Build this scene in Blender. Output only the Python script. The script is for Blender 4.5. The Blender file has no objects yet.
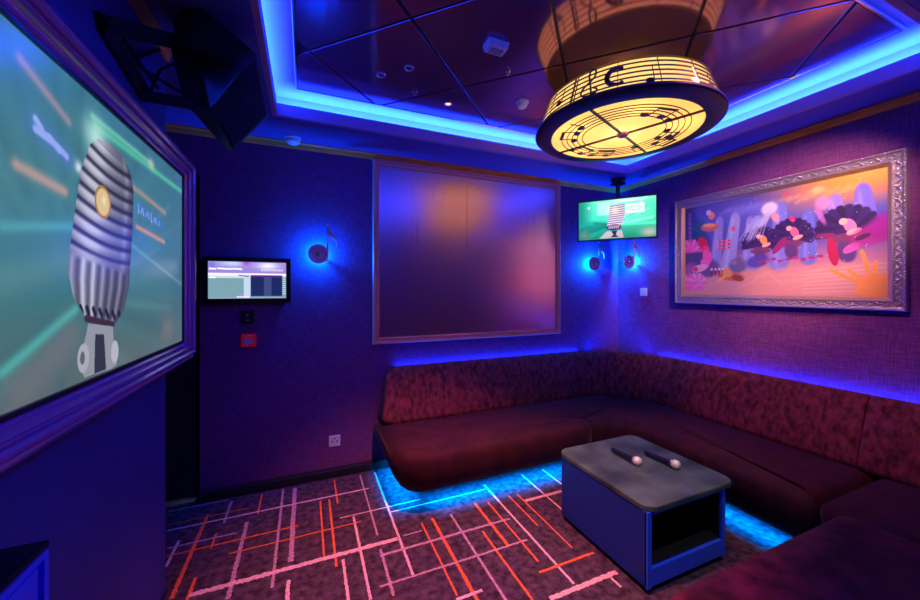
import bpy, bmesh, math, random
import numpy as np
from mathutils import Vector, Matrix
random.seed(7)
rng = np.random.RandomState(5)
SC = bpy.context.scene
COL = SC.collection
PI = math.pi

# ------------------------------------------------------------------ camera
H = 1.45; TH = math.radians(23.0); F = 362.5; PX0 = 460.0; PY0 = 289.0
cd = bpy.data.cameras.new('camera'); cam = bpy.data.objects.new('camera', cd); COL.objects.link(cam)
cam.location = (0, 0, H); cam.rotation_euler = (PI/2, 0, -TH)
cd.sensor_fit = 'HORIZONTAL'; cd.sensor_width = 36; cd.lens = 36*F/920; cd.shift_y = -(300-PY0)/920
cd.clip_start = 0.02
SC.camera = cam
# ------------------------------------------------------------------ world and exposure
w = bpy.data.worlds.new('world'); SC.world = w; w.use_nodes = True
w.node_tree.nodes['Background'].inputs[0].default_value = (0.0, 0.0, 0.0, 1)
SC.view_settings.view_transform = 'Standard'; SC.view_settings.look = 'None'
SC.view_settings.gamma = 1; SC.view_settings.exposure = 0.0
SC.view_settings.use_curve_mapping = False
SC.cycles.max_bounces = 8; SC.cycles.diffuse_bounces = 5; SC.cycles.glossy_bounces = 4
SC.cycles.sample_clamp_indirect = 4; SC.cycles.caustics_reflective = False; SC.cycles.caustics_refractive = False
SC.cycles.use_denoising = True

BLUE = (0.006, 0.038, 1.0); CYAN = (0.0, 0.30, 1.0); WARM = (1.0, 0.42, 0.20)
COVE_W = 31.0; FLOOR_W = 20.0; BACK_W = 4.0
def look(o, to):
    o.rotation_euler = (Vector(to)-o.location).to_track_quat('-Z', 'Y').to_euler()
def strip(name, a, b, width, power, color, to=(0, 0, 1), spread=180):
    """a long LED strip from a to b that shines along the direction to"""
    a = Vector(a); b = Vector(b); d = b-a
    l = bpy.data.lights.new(name, 'AREA'); l.shape = 'RECTANGLE'; l.size = d.length; l.size_y = width
    l.energy = power*d.length; l.color = color; l.spread = math.radians(spread)
    o = bpy.data.objects.new(name, l); COL.objects.link(o); o.location = (a+b)/2
    x = d.normalized(); z = -Vector(to).normalized(); y = z.cross(x).normalized(); z = x.cross(y)
    o.rotation_euler = Matrix((x, y, z)).transposed().to_euler()
    return o
def spot(name, loc, to, power, color, deg=70, blend=.8, r=.03):
    l = bpy.data.lights.new(name, 'SPOT'); l.energy = power; l.color = color
    l.spot_size = math.radians(deg); l.spot_blend = blend; l.shadow_soft_size = r
    o = bpy.data.objects.new(name, l); COL.objects.link(o); o.location = loc; look(o, to); return o
def point(name, loc, power, color, r=.03):
    l = bpy.data.lights.new(name, 'POINT'); l.energy = power; l.color = color; l.shadow_soft_size = r
    o = bpy.data.objects.new(name, l); COL.objects.link(o); o.location = loc; return o
# cove strips lie in the trough behind the soffit lip and shine up
LX0, LX1, LY0, LY1 = -0.17, 2.81, 0.64, 2.56          # lip rectangle
for n, a, b, t in (('back', (LX0, LY1+.06), (LX1, LY1+.06), (0, 1)), ('front', (LX0, LY0-.06), (LX1, LY0-.06), (0, -1)),
                ('left', (LX0-.06, LY0), (LX0-.06, LY1), (-1, 0)), ('right', (LX1+.06, LY0), (LX1+.06, LY1), (1, 0))):
    strip('cove_light_'+n, (a[0], a[1], 2.60), (b[0], b[1], 2.60), .03, COVE_W, BLUE, (t[0]*.8, t[1]*.8, 1))
# LED strips in the floating sofa base, shining down
strip('sofa_floor_light', (.78, 2.33, .135), (2.40, 2.33, .135), .03, FLOOR_W, CYAN, (0, 0, -1), 112)
strip('sofa_floor_light', (.62, 2.36, .135), (.62, 2.90, .135), .03, FLOOR_W*.9, CYAN, (0, 0, -1), 120)
strip('sofa_floor_light', (2.49, 1.0, .135), (2.49, 2.20, .135), .03, FLOOR_W, CYAN, (0, 0, -1), 112)
strip('sofa_floor_light', (1.25, .66, .135), (2.3, .66, .135), .03, FLOOR_W*.6, CYAN, (0, 0, -1), 140)
# LED strips behind the top of the sofa back, shining up the wall
strip('sofa_back_light', (.68, 2.978, .80), (2.6, 2.978, .80), .02, BACK_W, BLUE)
strip('sofa_back_light', (3.148, .1, .80), (3.148, 2.5, .80), .02, BACK_W, BLUE)
strip('sofa_back_light', (2.72, 2.955, .79), (3.12, 2.60, .79), .02, BACK_W*2, BLUE)
# one ceiling downlight with a built rim; the other spots are added, unseen
spot('downlight', (1.75, .48, 2.53), (1.80, 1.58, .42), 60, (1.0, .88, .60), 44, .5)  # unseen spot added to light the table top, no fixture
spot('downlight', (2.25, .45, 2.53), (3.17, 1.55, 1.80), 215, (1.0, .56, .50), 54, .9)  # added out of view to brighten the picture, no fixture
spot('downlight', (.892, 2.31, 2.70), (.9, 2.3, 0), 14, WARM, 80, .9)
spot('downlight', (.55, 1.25, 2.70), (.72, 1.70, 0), 520, (1.0, .34, .26), 66, .9)  # unseen warm spot added for the carpet
spot('downlight', (1.6, 1.0, 2.70), (3.05, 1.85, .62), 115, (1.0, .36, .30), 74, .9)  # warm spot without a fixture, added for the right-hand sofa back
spot('downlight', (1.0, .30, 2.53), (.0, .9, .8), 80, (.0, .02, 1.0), 120, .9)  # unseen blue fill added for the left wall

# ------------------------------------------------------------------ helpers
def ray(px, py):
    l = (px-PX0)/F; c, s = math.cos(TH), math.sin(TH)
    return Vector((l*c+s, -l*s+c, (PY0-py)/F))
def at(px, py, X=None, Y=None, Z=None, D=None):
    """turns a pixel into a point on the plane X=, Y=, Z= or at the depth D"""
    d = ray(px, py)
    k = X/d.x if X is not None else Y/d.y if Y is not None else (Z-H)/d.z if Z is not None else D
    return Vector((0, 0, H))+d*k

def nt(m):
    return m.node_tree.nodes, m.node_tree.links
def mat(name, col, rough=.6, metal=0, emit=None, es=1, sheen=0, spec=.5, coat=0, var=0, vscale=20, bump=0, bscale=60, stretch=(1, 1, 1), aniso=0):
    m = bpy.data.materials.new(name); m.use_nodes = True; N, L = nt(m); b = N['Principled BSDF']
    b.inputs['Base Color'].default_value = (*col, 1); b.inputs['Roughness'].default_value = rough
    b.inputs['Metallic'].default_value = metal; b.inputs['Specular IOR Level'].default_value = spec
    b.inputs['Sheen Weight'].default_value = sheen; b.inputs['Coat Weight'].default_value = coat
    b.inputs['Anisotropic'].default_value = aniso
    if sheen: b.inputs['Sheen Roughness'].default_value = .35; b.inputs['Sheen Tint'].default_value = (1, .5, .55, 1)
    if emit: b.inputs['Emission Color'].default_value = (*emit, 1); b.inputs['Emission Strength'].default_value = es
    if var or bump:
        tc = N.new('ShaderNodeTexCoord'); mp = N.new('ShaderNodeMapping'); mp.inputs['Scale'].default_value = stretch
        L.new(tc.outputs['Object'], mp.inputs[0])
    if var:
        t = N.new('ShaderNodeTexNoise'); t.inputs['Scale'].default_value = vscale; t.inputs['Detail'].default_value = 6
        L.new(mp.outputs[0], t.inputs['Vector'])
        r = N.new('ShaderNodeValToRGB'); r.color_ramp.elements[0].position = .35; r.color_ramp.elements[1].position = .68
        r.color_ramp.elements[0].color = (*[c*(1-var) for c in col], 1); r.color_ramp.elements[1].color = (*[min(1, c*(1+var)) for c in col], 1)
        L.new(t.outputs[0], r.inputs[0]); L.new(r.outputs[0], b.inputs['Base Color'])
    if bump:
        t = N.new('ShaderNodeTexNoise'); t.inputs['Scale'].default_value = bscale; t.inputs['Detail'].default_value = 4
        L.new(mp.outputs[0], t.inputs['Vector'])
        bp = N.new('ShaderNodeBump'); bp.inputs['Strength'].default_value = bump; bp.inputs['Distance'].default_value = .01
        L.new(t.outputs[0], bp.inputs['Height']); L.new(bp.outputs[0], b.inputs['Normal'])
    return m

def fabric_wall():
    m = mat('wall_fabric', (.185, .046, .165), .75, spec=.25); N, L = nt(m); b = N['Principled BSDF']
    tc = N.new('ShaderNodeTexCoord')
    hs = []
    for sc in ((14, 14, 260), (260, 260, 14)):
        mp = N.new('ShaderNodeMapping'); mp.inputs['Scale'].default_value = sc; L.new(tc.outputs['Object'], mp.inputs[0])
        t = N.new('ShaderNodeTexNoise'); t.inputs['Scale'].default_value = 1; t.inputs['Detail'].default_value = 2
        L.new(mp.outputs[0], t.inputs['Vector']); hs.append(t)
    a = N.new('ShaderNodeMath'); a.operation = 'ADD'; L.new(hs[0].outputs[0], a.inputs[0]); L.new(hs[1].outputs[0], a.inputs[1])
    r = N.new('ShaderNodeMapRange'); r.inputs[1].default_value = .75; r.inputs[2].default_value = 1.25
    r.inputs[3].default_value = .6; r.inputs[4].default_value = 1.4; L.new(a.outputs[0], r.inputs[0])
    mx = N.new('ShaderNodeVectorMath'); mx.operation = 'SCALE'; mx.inputs[0].default_value = (.185, .046, .165)
    L.new(r.outputs[0], mx.inputs['Scale']); L.new(mx.outputs[0], b.inputs['Base Color'])
    bp = N.new('ShaderNodeBump'); bp.inputs['Strength'].default_value = .35; bp.inputs['Distance'].default_value = .002
    L.new(a.outputs[0], bp.inputs['Height']); L.new(bp.outputs[0], b.inputs['Normal'])
    return m

def velvet(name, col, var=.7, vscale=22):
    m = mat(name, col, .8, sheen=.12, spec=.15, var=var, vscale=vscale, bump=.4, bscale=45, stretch=(1, 1, .45))
    return m

def brushed():
    m = mat('brushed_metal', (1.0, .60, .58), .33, 1); N, L = nt(m); b = N['Principled BSDF']
    tc = N.new('ShaderNodeTexCoord'); mp = N.new('ShaderNodeMapping'); mp.inputs['Scale'].default_value = (220, 220, 1.2)
    L.new(tc.outputs['Object'], mp.inputs[0]); t = N.new('ShaderNodeTexNoise'); t.inputs['Scale'].default_value = 1
    L.new(mp.outputs[0], t.inputs['Vector'])
    r = N.new('ShaderNodeMapRange'); r.inputs[3].default_value = .24; r.inputs[4].default_value = .36
    L.new(t.outputs[0], r.inputs[0]); L.new(r.outputs[0], b.inputs['Roughness'])
    bp = N.new('ShaderNodeBump'); bp.inputs['Strength'].default_value = .06; bp.inputs['Distance'].default_value = .002
    L.new(t.outputs[0], bp.inputs['Height']); L.new(bp.outputs[0], b.inputs['Normal'])
    return m

def canvas_mat(name, emit):
    m = bpy.data.materials.new(name); m.use_nodes = True; N, L = nt(m); b = N['Principled BSDF']
    a = N.new('ShaderNodeAttribute'); a.attribute_name = 'picture'
    if emit:
        b.inputs['Base Color'].default_value = (.01, .01, .01, 1); b.inputs['Roughness'].default_value = .25
        L.new(a.outputs['Color'], b.inputs['Emission Color']); b.inputs['Emission Strength'].default_value = emit
    else:
        L.new(a.outputs['Color'], b.inputs['Base Color']); b.inputs['Roughness'].default_value = .45
    return m

M = dict(
    wall=fabric_wall(),
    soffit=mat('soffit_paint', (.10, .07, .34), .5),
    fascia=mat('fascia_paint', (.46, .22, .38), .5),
    cove=mat('cove_white', (.75, .72, .75), .6),
    cavity=mat('black_gap', (.006, .006, .008), .5),
    panel=mat('ceiling_panel_metal', (.30, .12, .20), .11, .72, var=.08, vscale=2),
    chrome=mat('polished_metal', (.7, .66, .68), .2, 1),
    crown=mat('copper_wood', (1.0, .30, .06), .45, spec=.2, var=.2, vscale=6, stretch=(1, 1, 8)),
    frame=mat('rose_gold_frame', (.95, .36, .24), .4, .1),
    brushed=brushed(),
    black=mat('black_satin', (.012, .012, .014), .35),
    blackm=mat('black_matte', (.008, .008, .01), .75, spec=.2),
    dark=mat('dark_door_wood', (.015, .008, .012), .5),
    brass=mat('brass', (.95, .55, .12), .35, .2),
    tvframe=mat('lilac_lacquer_frame', (.50, .17, .42), .25, .2, coat=.4),
    leftwall=mat('left_wall_lacquer', (.035, .03, .20), .5, var=.1, vscale=3),
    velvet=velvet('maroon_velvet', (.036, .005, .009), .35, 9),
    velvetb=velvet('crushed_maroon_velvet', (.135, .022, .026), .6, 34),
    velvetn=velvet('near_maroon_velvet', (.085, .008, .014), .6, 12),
    stone=mat('grey_stone_laminate', (.052, .080, .058), .6, spec=.2, var=.6, vscale=5, bump=.1),
    navy=mat('navy_laminate', (.012, .03, .22), .4, spec=.15),
    lampdark=mat('lamp_dark_metal', (.030, .016, .022), .4, .3),
    copper=mat('copper_note', (.95, .52, .45), .35, .2),
    white=mat('white_plastic', (.75, .72, .72), .4),
    red=mat('red_plastic', (.75, .02, .03), .35, emit=(.8, .01, .03), es=.12),  # slight glow added to lift the red; the alarm is no lamp
    gold=mat('gold_fillet', (.85, .55, .25), .3, .8),
    ornate=mat('silver_ornate_frame', (.55, .45, .50), .32, .75, bump=.5, bscale=90),
    bluelit=mat('blue_lit_lacquer', (.03, .11, .92), .4, spec=.2),  # blue light falling on rails and cabinet doors is put into this colour
    pink=mat('carpet_line_pink', (.66, .34, .40), .95, spec=.05, var=.25, vscale=90),
    mauve=mat('carpet_line_mauve', (.42, .21, .29), .95, spec=.05, var=.45, vscale=120),
    orange=mat('carpet_line_orange', (.72, .115, .035), .95, spec=.05, var=.35, vscale=110),
    carpet=mat('purple_carpet', (.070, .034, .055), .95, spec=.05, var=.55, vscale=26, bump=.5, bscale=300),
    bulb=mat('lit_bulb', (1, .8, .5), .4, emit=(1, .62, .3), es=2.0),
    silver=mat('mic_silver', (.75, .75, .75), .4, .2),
    grey=mat('grey_plastic', (.28, .28, .30), .5),
)

def obj(name, bm, m, parent=None, smooth=False, bevel=0):
    me = bpy.data.meshes.new(name); bmesh.ops.recalc_face_normals(bm, faces=bm.faces[:]); bm.to_mesh(me); bm.free()
    for k in (m if isinstance(m, (list, tuple)) else [m]): me.materials.append(M[k] if isinstance(k, str) else k)
    o = bpy.data.objects.new(name, me); COL.objects.link(o)
    if parent:
        o.parent = parent; o.matrix_parent_inverse = parent.matrix_basis.inverted()
    if smooth:
        for p in me.polygons: p.use_smooth = len(p.vertices) == 4 or len(me.polygons) < 400
    if bevel:
        b = o.modifiers.new('bevel', 'BEVEL'); b.width = bevel; b.segments = 2; b.limit_method = 'ANGLE'
    return o
def thing(name, label, cat, loc=(0, 0, 0), group=None):
    o = bpy.data.objects.new(name, None); COL.objects.link(o); o.location = loc; o.empty_display_size = .1
    o['label'] = label; o['category'] = cat
    if group: o['group'] = group
    return o
def tag(o, label, cat, group=None):
    o['label'] = label; o['category'] = cat
    if group: o['group'] = group
    return o
def struct(name, bm, m, **k):
    o = obj(name, bm, m, **k); o['kind'] = 'structure'; return o

def box(bm, a, b, mi=0):
    a = Vector(a); b = Vector(b)
    r = bmesh.ops.create_cube(bm, size=1, matrix=Matrix.Translation((a+b)/2) @ Matrix.Diagonal((*(b-a), 1)))
    for v in r['verts']:
        for f in v.link_faces: f.material_index = mi
    return r['verts']
def B(*boxes):
    bm = bmesh.new()
    for a, b in boxes: box(bm, a, b)
    return bm
def lathe(bm, prof, mtx=Matrix(), n=32, cap=True):
    rings = []
    for r, z in prof:
        rings.append([bm.verts.new(mtx @ Vector((r*math.cos(2*PI*i/n), r*math.sin(2*PI*i/n), z))) for i in range(n)])
    for a, b in zip(rings, rings[1:]):
        for i in range(n): bm.faces.new((a[i], a[(i+1) % n], b[(i+1) % n], b[i]))
    if cap:
        bm.faces.new(rings[0]); bm.faces.new(rings[-1])
    return bm
def tube(bm, pts, r, n=8, closed=False):
    pts = [Vector(p) for p in pts]; rings = []; m = len(pts)
    rr = r if isinstance(r, (list, tuple)) else [r]*m
    up = None
    for i, p in enumerate(pts):
        a = pts[(i-1) % m] if closed or i else p; b = pts[(i+1) % m] if closed or i < m-1 else p
        t = (b-a).normalized()
        if up is None: up = t.orthogonal().normalized()
        up = (up-t*up.dot(t)).normalized(); s = t.cross(up)
        rings.append([bm.verts.new(p+(up*math.cos(2*PI*k/n)+s*math.sin(2*PI*k/n))*rr[i]) for k in range(n)])
    for i in range(m if closed else m-1):
        a, b = rings[i], rings[(i+1) % m]
        for k in range(n): bm.faces.new((a[k], a[(k+1) % n], b[(k+1) % n], b[k]))
    if not closed: bm.faces.new(rings[0]); bm.faces.new(rings[-1])
    return bm
def prism(bm, pts, d):
    """closed polygon pts (Vectors) pushed by the vector d"""
    a = [bm.verts.new(Vector(p)) for p in pts]; b = [bm.verts.new(Vector(p)+Vector(d)) for p in pts]
    bm.faces.new(a); bm.faces.new(b[::-1]); n = len(a)
    for i in range(n): bm.faces.new((a[i], b[i], b[(i+1) % n], a[(i+1) % n]))
    return bm
def picture_frame(bm, P, w, h, prof, depth_axis=None):
    """mitred frame: P(u, v, d) maps frame coordinates to the room; prof = [(inset, height)]"""
    rings = []
    for ins, hgt in prof:
        rings.append([bm.verts.new(P(u, v, hgt)) for u, v in ((ins, ins), (w-ins, ins), (w-ins, h-ins), (ins, h-ins))])
    n = len(rings)
    for k in range(n):
        a, b = rings[k], rings[(k+1) % n]
        for i in range(4): bm.faces.new((a[i], a[(i+1) % 4], b[(i+1) % 4], b[i]))
    return bm
def arc(cx, cy, r, a0, a1, n=8):
    return [(cx+r*math.cos(math.radians(a0+(a1-a0)*i/n)), cy+r*math.sin(math.radians(a0+(a1-a0)*i/n))) for i in range(n+1)]

# ------------------------------------------------------------------ canvas painting (numpy)
def srgb(c):
    c = np.asarray(c, float)/255.; return np.where(c <= .04045, c/12.92, ((c+.055)/1.055)**2.4)
class Canvas:
    def __init__(s, w, h, col):
        s.w, s.h = w, h; s.a = np.zeros((h, w, 3))+np.array(col, float)
        s.u, s.v = np.meshgrid((np.arange(w)+.5)/w, (np.arange(h)+.5)/h)     # v is up
        s.asp = w/h
    def mix(s, m, col, al=1.0):
        m = np.clip(m*al, 0, 1)[..., None]; s.a = s.a*(1-m)+np.array(col, float)*m
    def grad(s, stops, axis='v'):
        t = s.v if axis == 'v' else s.u
        for k in range(3): s.a[..., k] = np.interp(t, [q[0] for q in stops], [q[1][k] for q in stops])
    def ell(s, cx, cy, rx, ry, col, al=1, rot=0, soft=.06):
        x = (s.u-cx)*s.asp; y = s.v-cy; c, n = math.cos(rot), math.sin(rot)
        X = (x*c+y*n)/rx; Y = (-x*n+y*c)/ry; d = np.sqrt(X*X+Y*Y)
        s.mix(np.clip((1-d)/soft+.5, 0, 1) if soft < 1 else np.exp(-d*d*2), col, al)
    def poly(s, pts, col, al=1):
        ins = np.zeros_like(s.u, bool); n = len(pts)
        for i in range(n):
            x1, y1 = pts[i]; x2, y2 = pts[(i+1) % n]
            if y1 == y2: continue
            c = ((y1 > s.v) != (y2 > s.v)) & (s.u < (x2-x1)*(s.v-y1)/(y2-y1)+x1); ins ^= c
        s.mix(ins.astype(float), col, al)
    def line(s, x1, y1, x2, y2, wd, col, al=1, soft=.3):
        ax, ay, bx, by = x1*s.asp, y1, x2*s.asp, y2; px, py = s.u*s.asp-ax, s.v-ay; dx, dy = bx-ax, by-ay
        t = np.clip((px*dx+py*dy)/(dx*dx+dy*dy+1e-9), 0, 1); d = np.hypot(px-t*dx, py-t*dy)
        s.mix(np.clip((wd-d)/(wd*soft)+.5, 0, 1) if soft < 1 else np.exp(-(d/wd)**2), col, al)
    def build(s, name, P, m, parent):
        """a flat grid of w x h cells; P(u, v) gives the room point; colours per cell corner average"""
        w_, h_ = s.w, s.h
        me = bpy.data.meshes.new(name)
        us = np.linspace(0, 1, w_); vs = np.linspace(0, 1, h_)
        o0, ou, ov = P(0, 0), P(1, 0)-P(0, 0), P(0, 1)-P(0, 0)
        U, V = np.meshgrid(us, vs)
        co = np.array(o0)[None, None]+U[..., None]*np.array(ou)+V[..., None]*np.array(ov)
        idx = np.arange(w_*h_).reshape(h_, w_)
        f = np.stack([idx[:-1, :-1], idx[:-1, 1:], idx[1:, 1:], idx[1:, :-1]], -1).reshape(-1, 4)
        me.from_pydata(co.reshape(-1, 3).tolist(), [], f.tolist())
        at_ = me.color_attributes.new('picture', 'FLOAT_COLOR', 'POINT')
        c = np.ones((h_*w_, 4), np.float32); c[:, :3] = srgb(s.a.reshape(-1, 3))
        at_.data.foreach_set('color', c.ravel())
        me.materials.append(m); o = bpy.data.objects.new(name, me); COL.objects.link(o)
        o.parent = parent; o.matrix_parent_inverse = parent.matrix_basis.inverted()
        return o

# ================================================================== SETTING
R = 3.17; D = 3.0; ZS = 2.55; ZC = 2.72; FY = -.36
# floor: carpet with its woven line pattern in one mesh
bm = bmesh.new()
box(bm, (-1.7, FY-.1, -.05), (R+.1, D+.25, 0.0), 0)
def woven(bm, x0, y0, x1, y1, wd, mi, z):
    wd *= .80; a = Vector((x0, y0)); b = Vector((x1, y1)); d = b-a; L = d.length
    if L < .01: return
    d.normalize(); nrm = Vector((-d.y, d.x)); n = max(2, int(L/.007)); pl = pr = None
    for i in range(n+1):
        p = a+d*(L*i/n); wl = wd/2*(1+random.uniform(-.28, .28)); wr = wd/2*(1+random.uniform(-.28, .28))
        l = bm.verts.new((p.x+nrm.x*wl, p.y+nrm.y*wl, z)); r = bm.verts.new((p.x-nrm.x*wr, p.y-nrm.y*wr, z))
        if pl: f = bm.faces.new((pl, pr, r, l)); f.material_index = mi
        pl, pr = l, r
PK, MV, OR = 1, 2, 3
LX = [(166.5,532,368.7,487.8,.018,PK),(166.5,549.7,237,532,.017,MV),(166.5,557.5,298,525,.014,OR),(188.7,596,397.4,538.7,.036,PK),
 (229,554,361,521.7,.012,OR),(166.5,526,250,507.4,.010,OR),(340,519,420,499,.013,PK),(392,517,482,486,.013,PK),(166.5,514,230,498,.014,MV),
 (380,555.6,510,519,.022,MV),(380,587,527,540,.016,MV),(525,501,565,490.5,.032,PK),(539,572.6,594,553,.018,OR),(549.6,598.7,617,572.6,.032,PK),
 (455.7,598.7,483,591.7,.02,PK),(403,536,422,531,.012,MV)]
LY = [(208,514,171.7,598.7,.024,OR),(231.7,501,224,523,.018,MV),(262,494,258,514,.014,OR),(247,522,228,599,.026,MV),(284,489,271,588,.018,MV),
 (295.7,488,289.7,562,.032,MV),(288.6,580,287,602,.022,PK),(334,480,338,503.5,.013,OR),(320.4,501,324,557,.013,OR),(329.6,499.6,336,567,.015,OR),
 (361,475,376.5,536,.014,MV),(376.5,472,411,578,.017,PK),(354,516.5,370,600,.017,PK),(342.6,559.6,349,602,.018,PK),(380.4,549,393.5,596,.017,MV),
 (178,541,167,567,.018,PK),(216,533.5,211,549,.012,OR),(194,578,188.7,600,.018,OR),(432,518,478,602,.022,OR),(421.7,523,457,596,.012,OR),
 (451.7,514,505,602,.017,MV),(474,503.5,510,546.5,.022,OR),(483,531,532.6,602,.016,OR),(488,502,538,562,.014,OR),(484,485,574,584,.017,PK),
 (508,495.6,538,525.6,.013,OR),(517,494,572,548,.012,OR),(522,475,565,512.6,.015,PK),(542,469.6,565,486.5,.015,PK),(609.6,578,622,587,.015,PK)]
zz = .0006
for x0, y0, x1, y1, wd, mi in LY:
    a = at(x0, y0, Z=0); b = at(x1, y1, Z=0); x = (a.x+b.x)/2; zz += .00003
    woven(bm, x, a.y, x, b.y, wd, mi, zz)
for x0, y0, x1, y1, wd, mi in LX:
    a = at(x0, y0, Z=0); b = at(x1, y1, Z=0); y = (a.y+b.y)/2; zz += .00003
    woven(bm, a.x, y, b.x, y, wd, mi, zz)
for k in range(60):                       # the rest of the carpet, under and beside the table and near the viewer
    x = random.uniform(-.5, 3.0); y = random.uniform(-.3, 2.9); L = random.uniform(.15, .9); mi = random.choice((PK, MV, MV, OR)); zz += .00003
    hor = random.random() < .45
    x1, y1 = (x+L, y) if hor else (x, y+L*.7)
    mx, my = (x+x1)/2, (y+y1)/2
    if mx < 1.9 and my > 1.0: continue
    if y1 > 1.15 and x < 2.05: continue
    woven(bm, x, y, x1, y1, random.choice((.014, .018, .03)), mi, zz)
struct('floor', bm, ['carpet', 'pink', 'mauve', 'orange'])

struct('wall_back', B(((-.675, D, 0), (R+.1, D+.1, 2.8)), ((-1.7, D, 2.25), (-.675, D+.1, 2.8))), 'wall')
struct('wall_right', B(((R, FY-.1, 0), (R+.1, D, 2.8))), 'wall')
struct('wall_left', B(((-.72, FY, 0), (-.60, 2.08, ZS))), 'leftwall')
struct('wall_front', B(((-.72, FY-.1, 0), (R, FY, 2.8))), 'wall')
struct('wall_hall', B(((-1.7, 2.0, 0), (-1.6, D, 2.8)), ((-1.6, 1.96, 0), (-.72, 2.06, ZS))), 'blackm')
d = struct('door_1', B(((-1.6, D+.04, 0), (-.70, D+.09, 2.25))), 'dark')
bm = bmesh.new(); lathe(bm, [(.011, 0), (.011, .05), (.016, .05), (.016, .06)], Matrix.Translation((-1.5, D+.04, 1.0)) @ Matrix.Rotation(PI/2, 4, 'X'), 16)
obj('door_handle', bm, 'chrome', d)
struct('trim_1', B(((-1.6, D-.035, -.0), (-.69, D+.035, .012))), 'brass')

# soffit ring, fascia lip, trough wall and recessed ceiling
def ringbox(bm, x0, x1, y0, y1, X0, X1, Y0, Y1, z0, z1):
    box(bm, (X0, y1, z0), (X1, Y1, z1)); box(bm, (X0, Y0, z0), (X1, y0, z1)); box(bm, (X0, y0, z0), (x0, y1, z1)); box(bm, (x1, y0, z0), (X1, y1, z1))
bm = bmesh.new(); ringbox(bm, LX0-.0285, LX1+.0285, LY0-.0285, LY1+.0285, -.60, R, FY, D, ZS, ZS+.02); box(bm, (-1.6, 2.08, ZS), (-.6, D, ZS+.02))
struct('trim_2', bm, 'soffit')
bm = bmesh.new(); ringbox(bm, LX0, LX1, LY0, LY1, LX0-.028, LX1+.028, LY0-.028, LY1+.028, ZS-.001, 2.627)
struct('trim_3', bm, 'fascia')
bm = bmesh.new(); ringbox(bm, LX0-.13, LX1+.13, LY0-.13, LY1+.13, LX0-.15, LX1+.15, LY0-.15, LY1+.15, ZS+.02, ZC+.02)
struct('trim_4', bm, 'cove')
ceil = struct('ceiling', B(((LX0-.15, LY0-.15, ZC+.012), (LX1+.15, LY1+.15, ZC+.05))), 'cove')
PX_0, PX_1, PY_0, PY_1 = -.05, 2.686, .785, 2.505
obj('backing', B(((PX_0, PY_0, ZC+.004), (PX_1, PY_1, ZC+.0125))), 'cavity', ceil)
bm = bmesh.new()
def Pc(u, v, h): return Vector((PX_0-.012+u, PY_0-.012+v, ZC+.012-h))
picture_frame(bm, Pc, PX_1-PX_0+.024, PY_1-PY_0+.024, [(0, 0), (0, .016), (.004, .020), (.012, .020), (.016, .012), (.016, 0)])
obj('edge_rail', bm, 'chrome', ceil)
def clip(poly, ax, val, keep_less):
    out = []; n = len(poly)
    for i in range(n):
        p, q = poly[i], poly[(i+1) % n]; pi = (p[ax] <= val) == keep_less; qi = (q[ax] <= val) == keep_less
        if pi: out.append(p)
        if pi != qi:
            t = (val-p[ax])/(q[ax]-p[ax]); out.append((p[0]+(q[0]-p[0])*t, p[1]+(q[1]-p[1])*t))
    return out
ga, gb, g = .88, .885, .007
for i in range(-6, 6):
    for j in range(-6, 6):
        s0, s1 = 2.985+gb*i+g*1.4, 2.985+gb*(i+1)-g*1.4; t0, t1 = -.315+ga*j+g*1.4, -.315+ga*(j+1)-g*1.4
        q = [((s+t)/2, (s-t)/2) for s, t in ((s0, t0), (s1, t0), (s1, t1), (s0, t1))]
        for ax, val, less in ((0, PX_1-.004, True), (0, PX_0+.004, False), (1, PY_1-.004, True), (1, PY_0+.004, False)):
            if q: q = clip(q, ax, val, less)
        if len(q) < 3: continue
        ar = abs(sum(q[k][0]*q[(k+1) % len(q)][1]-q[(k+1) % len(q)][0]*q[k][1] for k in range(len(q))))/2
        if ar < .005: continue
        bm = bmesh.new(); prism(bm, [(x, y, ZC-.006) for x, y in q], (0, 0, .012))
        obj('ceiling_panel', bm, 'panel', ceil, bevel=.002)

# crown mouldings and baseboards
def crown(a, b, n, z0=2.505, z1=2.55):
    bm = bmesh.new(); a = Vector(a); b = Vector(b); n = Vector(n)
    pr = [(0, z0), (.012, z0), (.016, z0+.012), (.022, z0+.03), (.034, z0+.038), (.034, z1), (0, z1)]
    A = [bm.verts.new((*(a+n*d_), z)) for d_, z in pr]; Bv = [bm.verts.new((*(b+n*d_), z)) for d_, z in pr]
    for i in range(len(pr)): bm.faces.new((A[i], A[(i+1) % len(pr)], Bv[(i+1) % len(pr)], Bv[i]))
    bm.faces.new(A); bm.faces.new(Bv); return bm
struct('trim_5', crown((-1.6, D), (R, D), (0, -1)), 'crown')
struct('trim_6', crown((R, FY), (R, D), (-1, 0)), 'crown')
struct('trim_7', crown((-.6, FY), (-.6, 2.08), (1, 0)), 'crown')
struct('baseboard_back', B(((-.675, D-.06, 0), (R, D, .058))), 'black', bevel=.004)
struct('baseboard_right', B(((R-.02, FY, 0), (R, D-.06, .058))), 'black')
struct('baseboard_left', B(((-.6, 1.08, 0), (-.588, 2.08, .058))), 'black')

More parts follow.
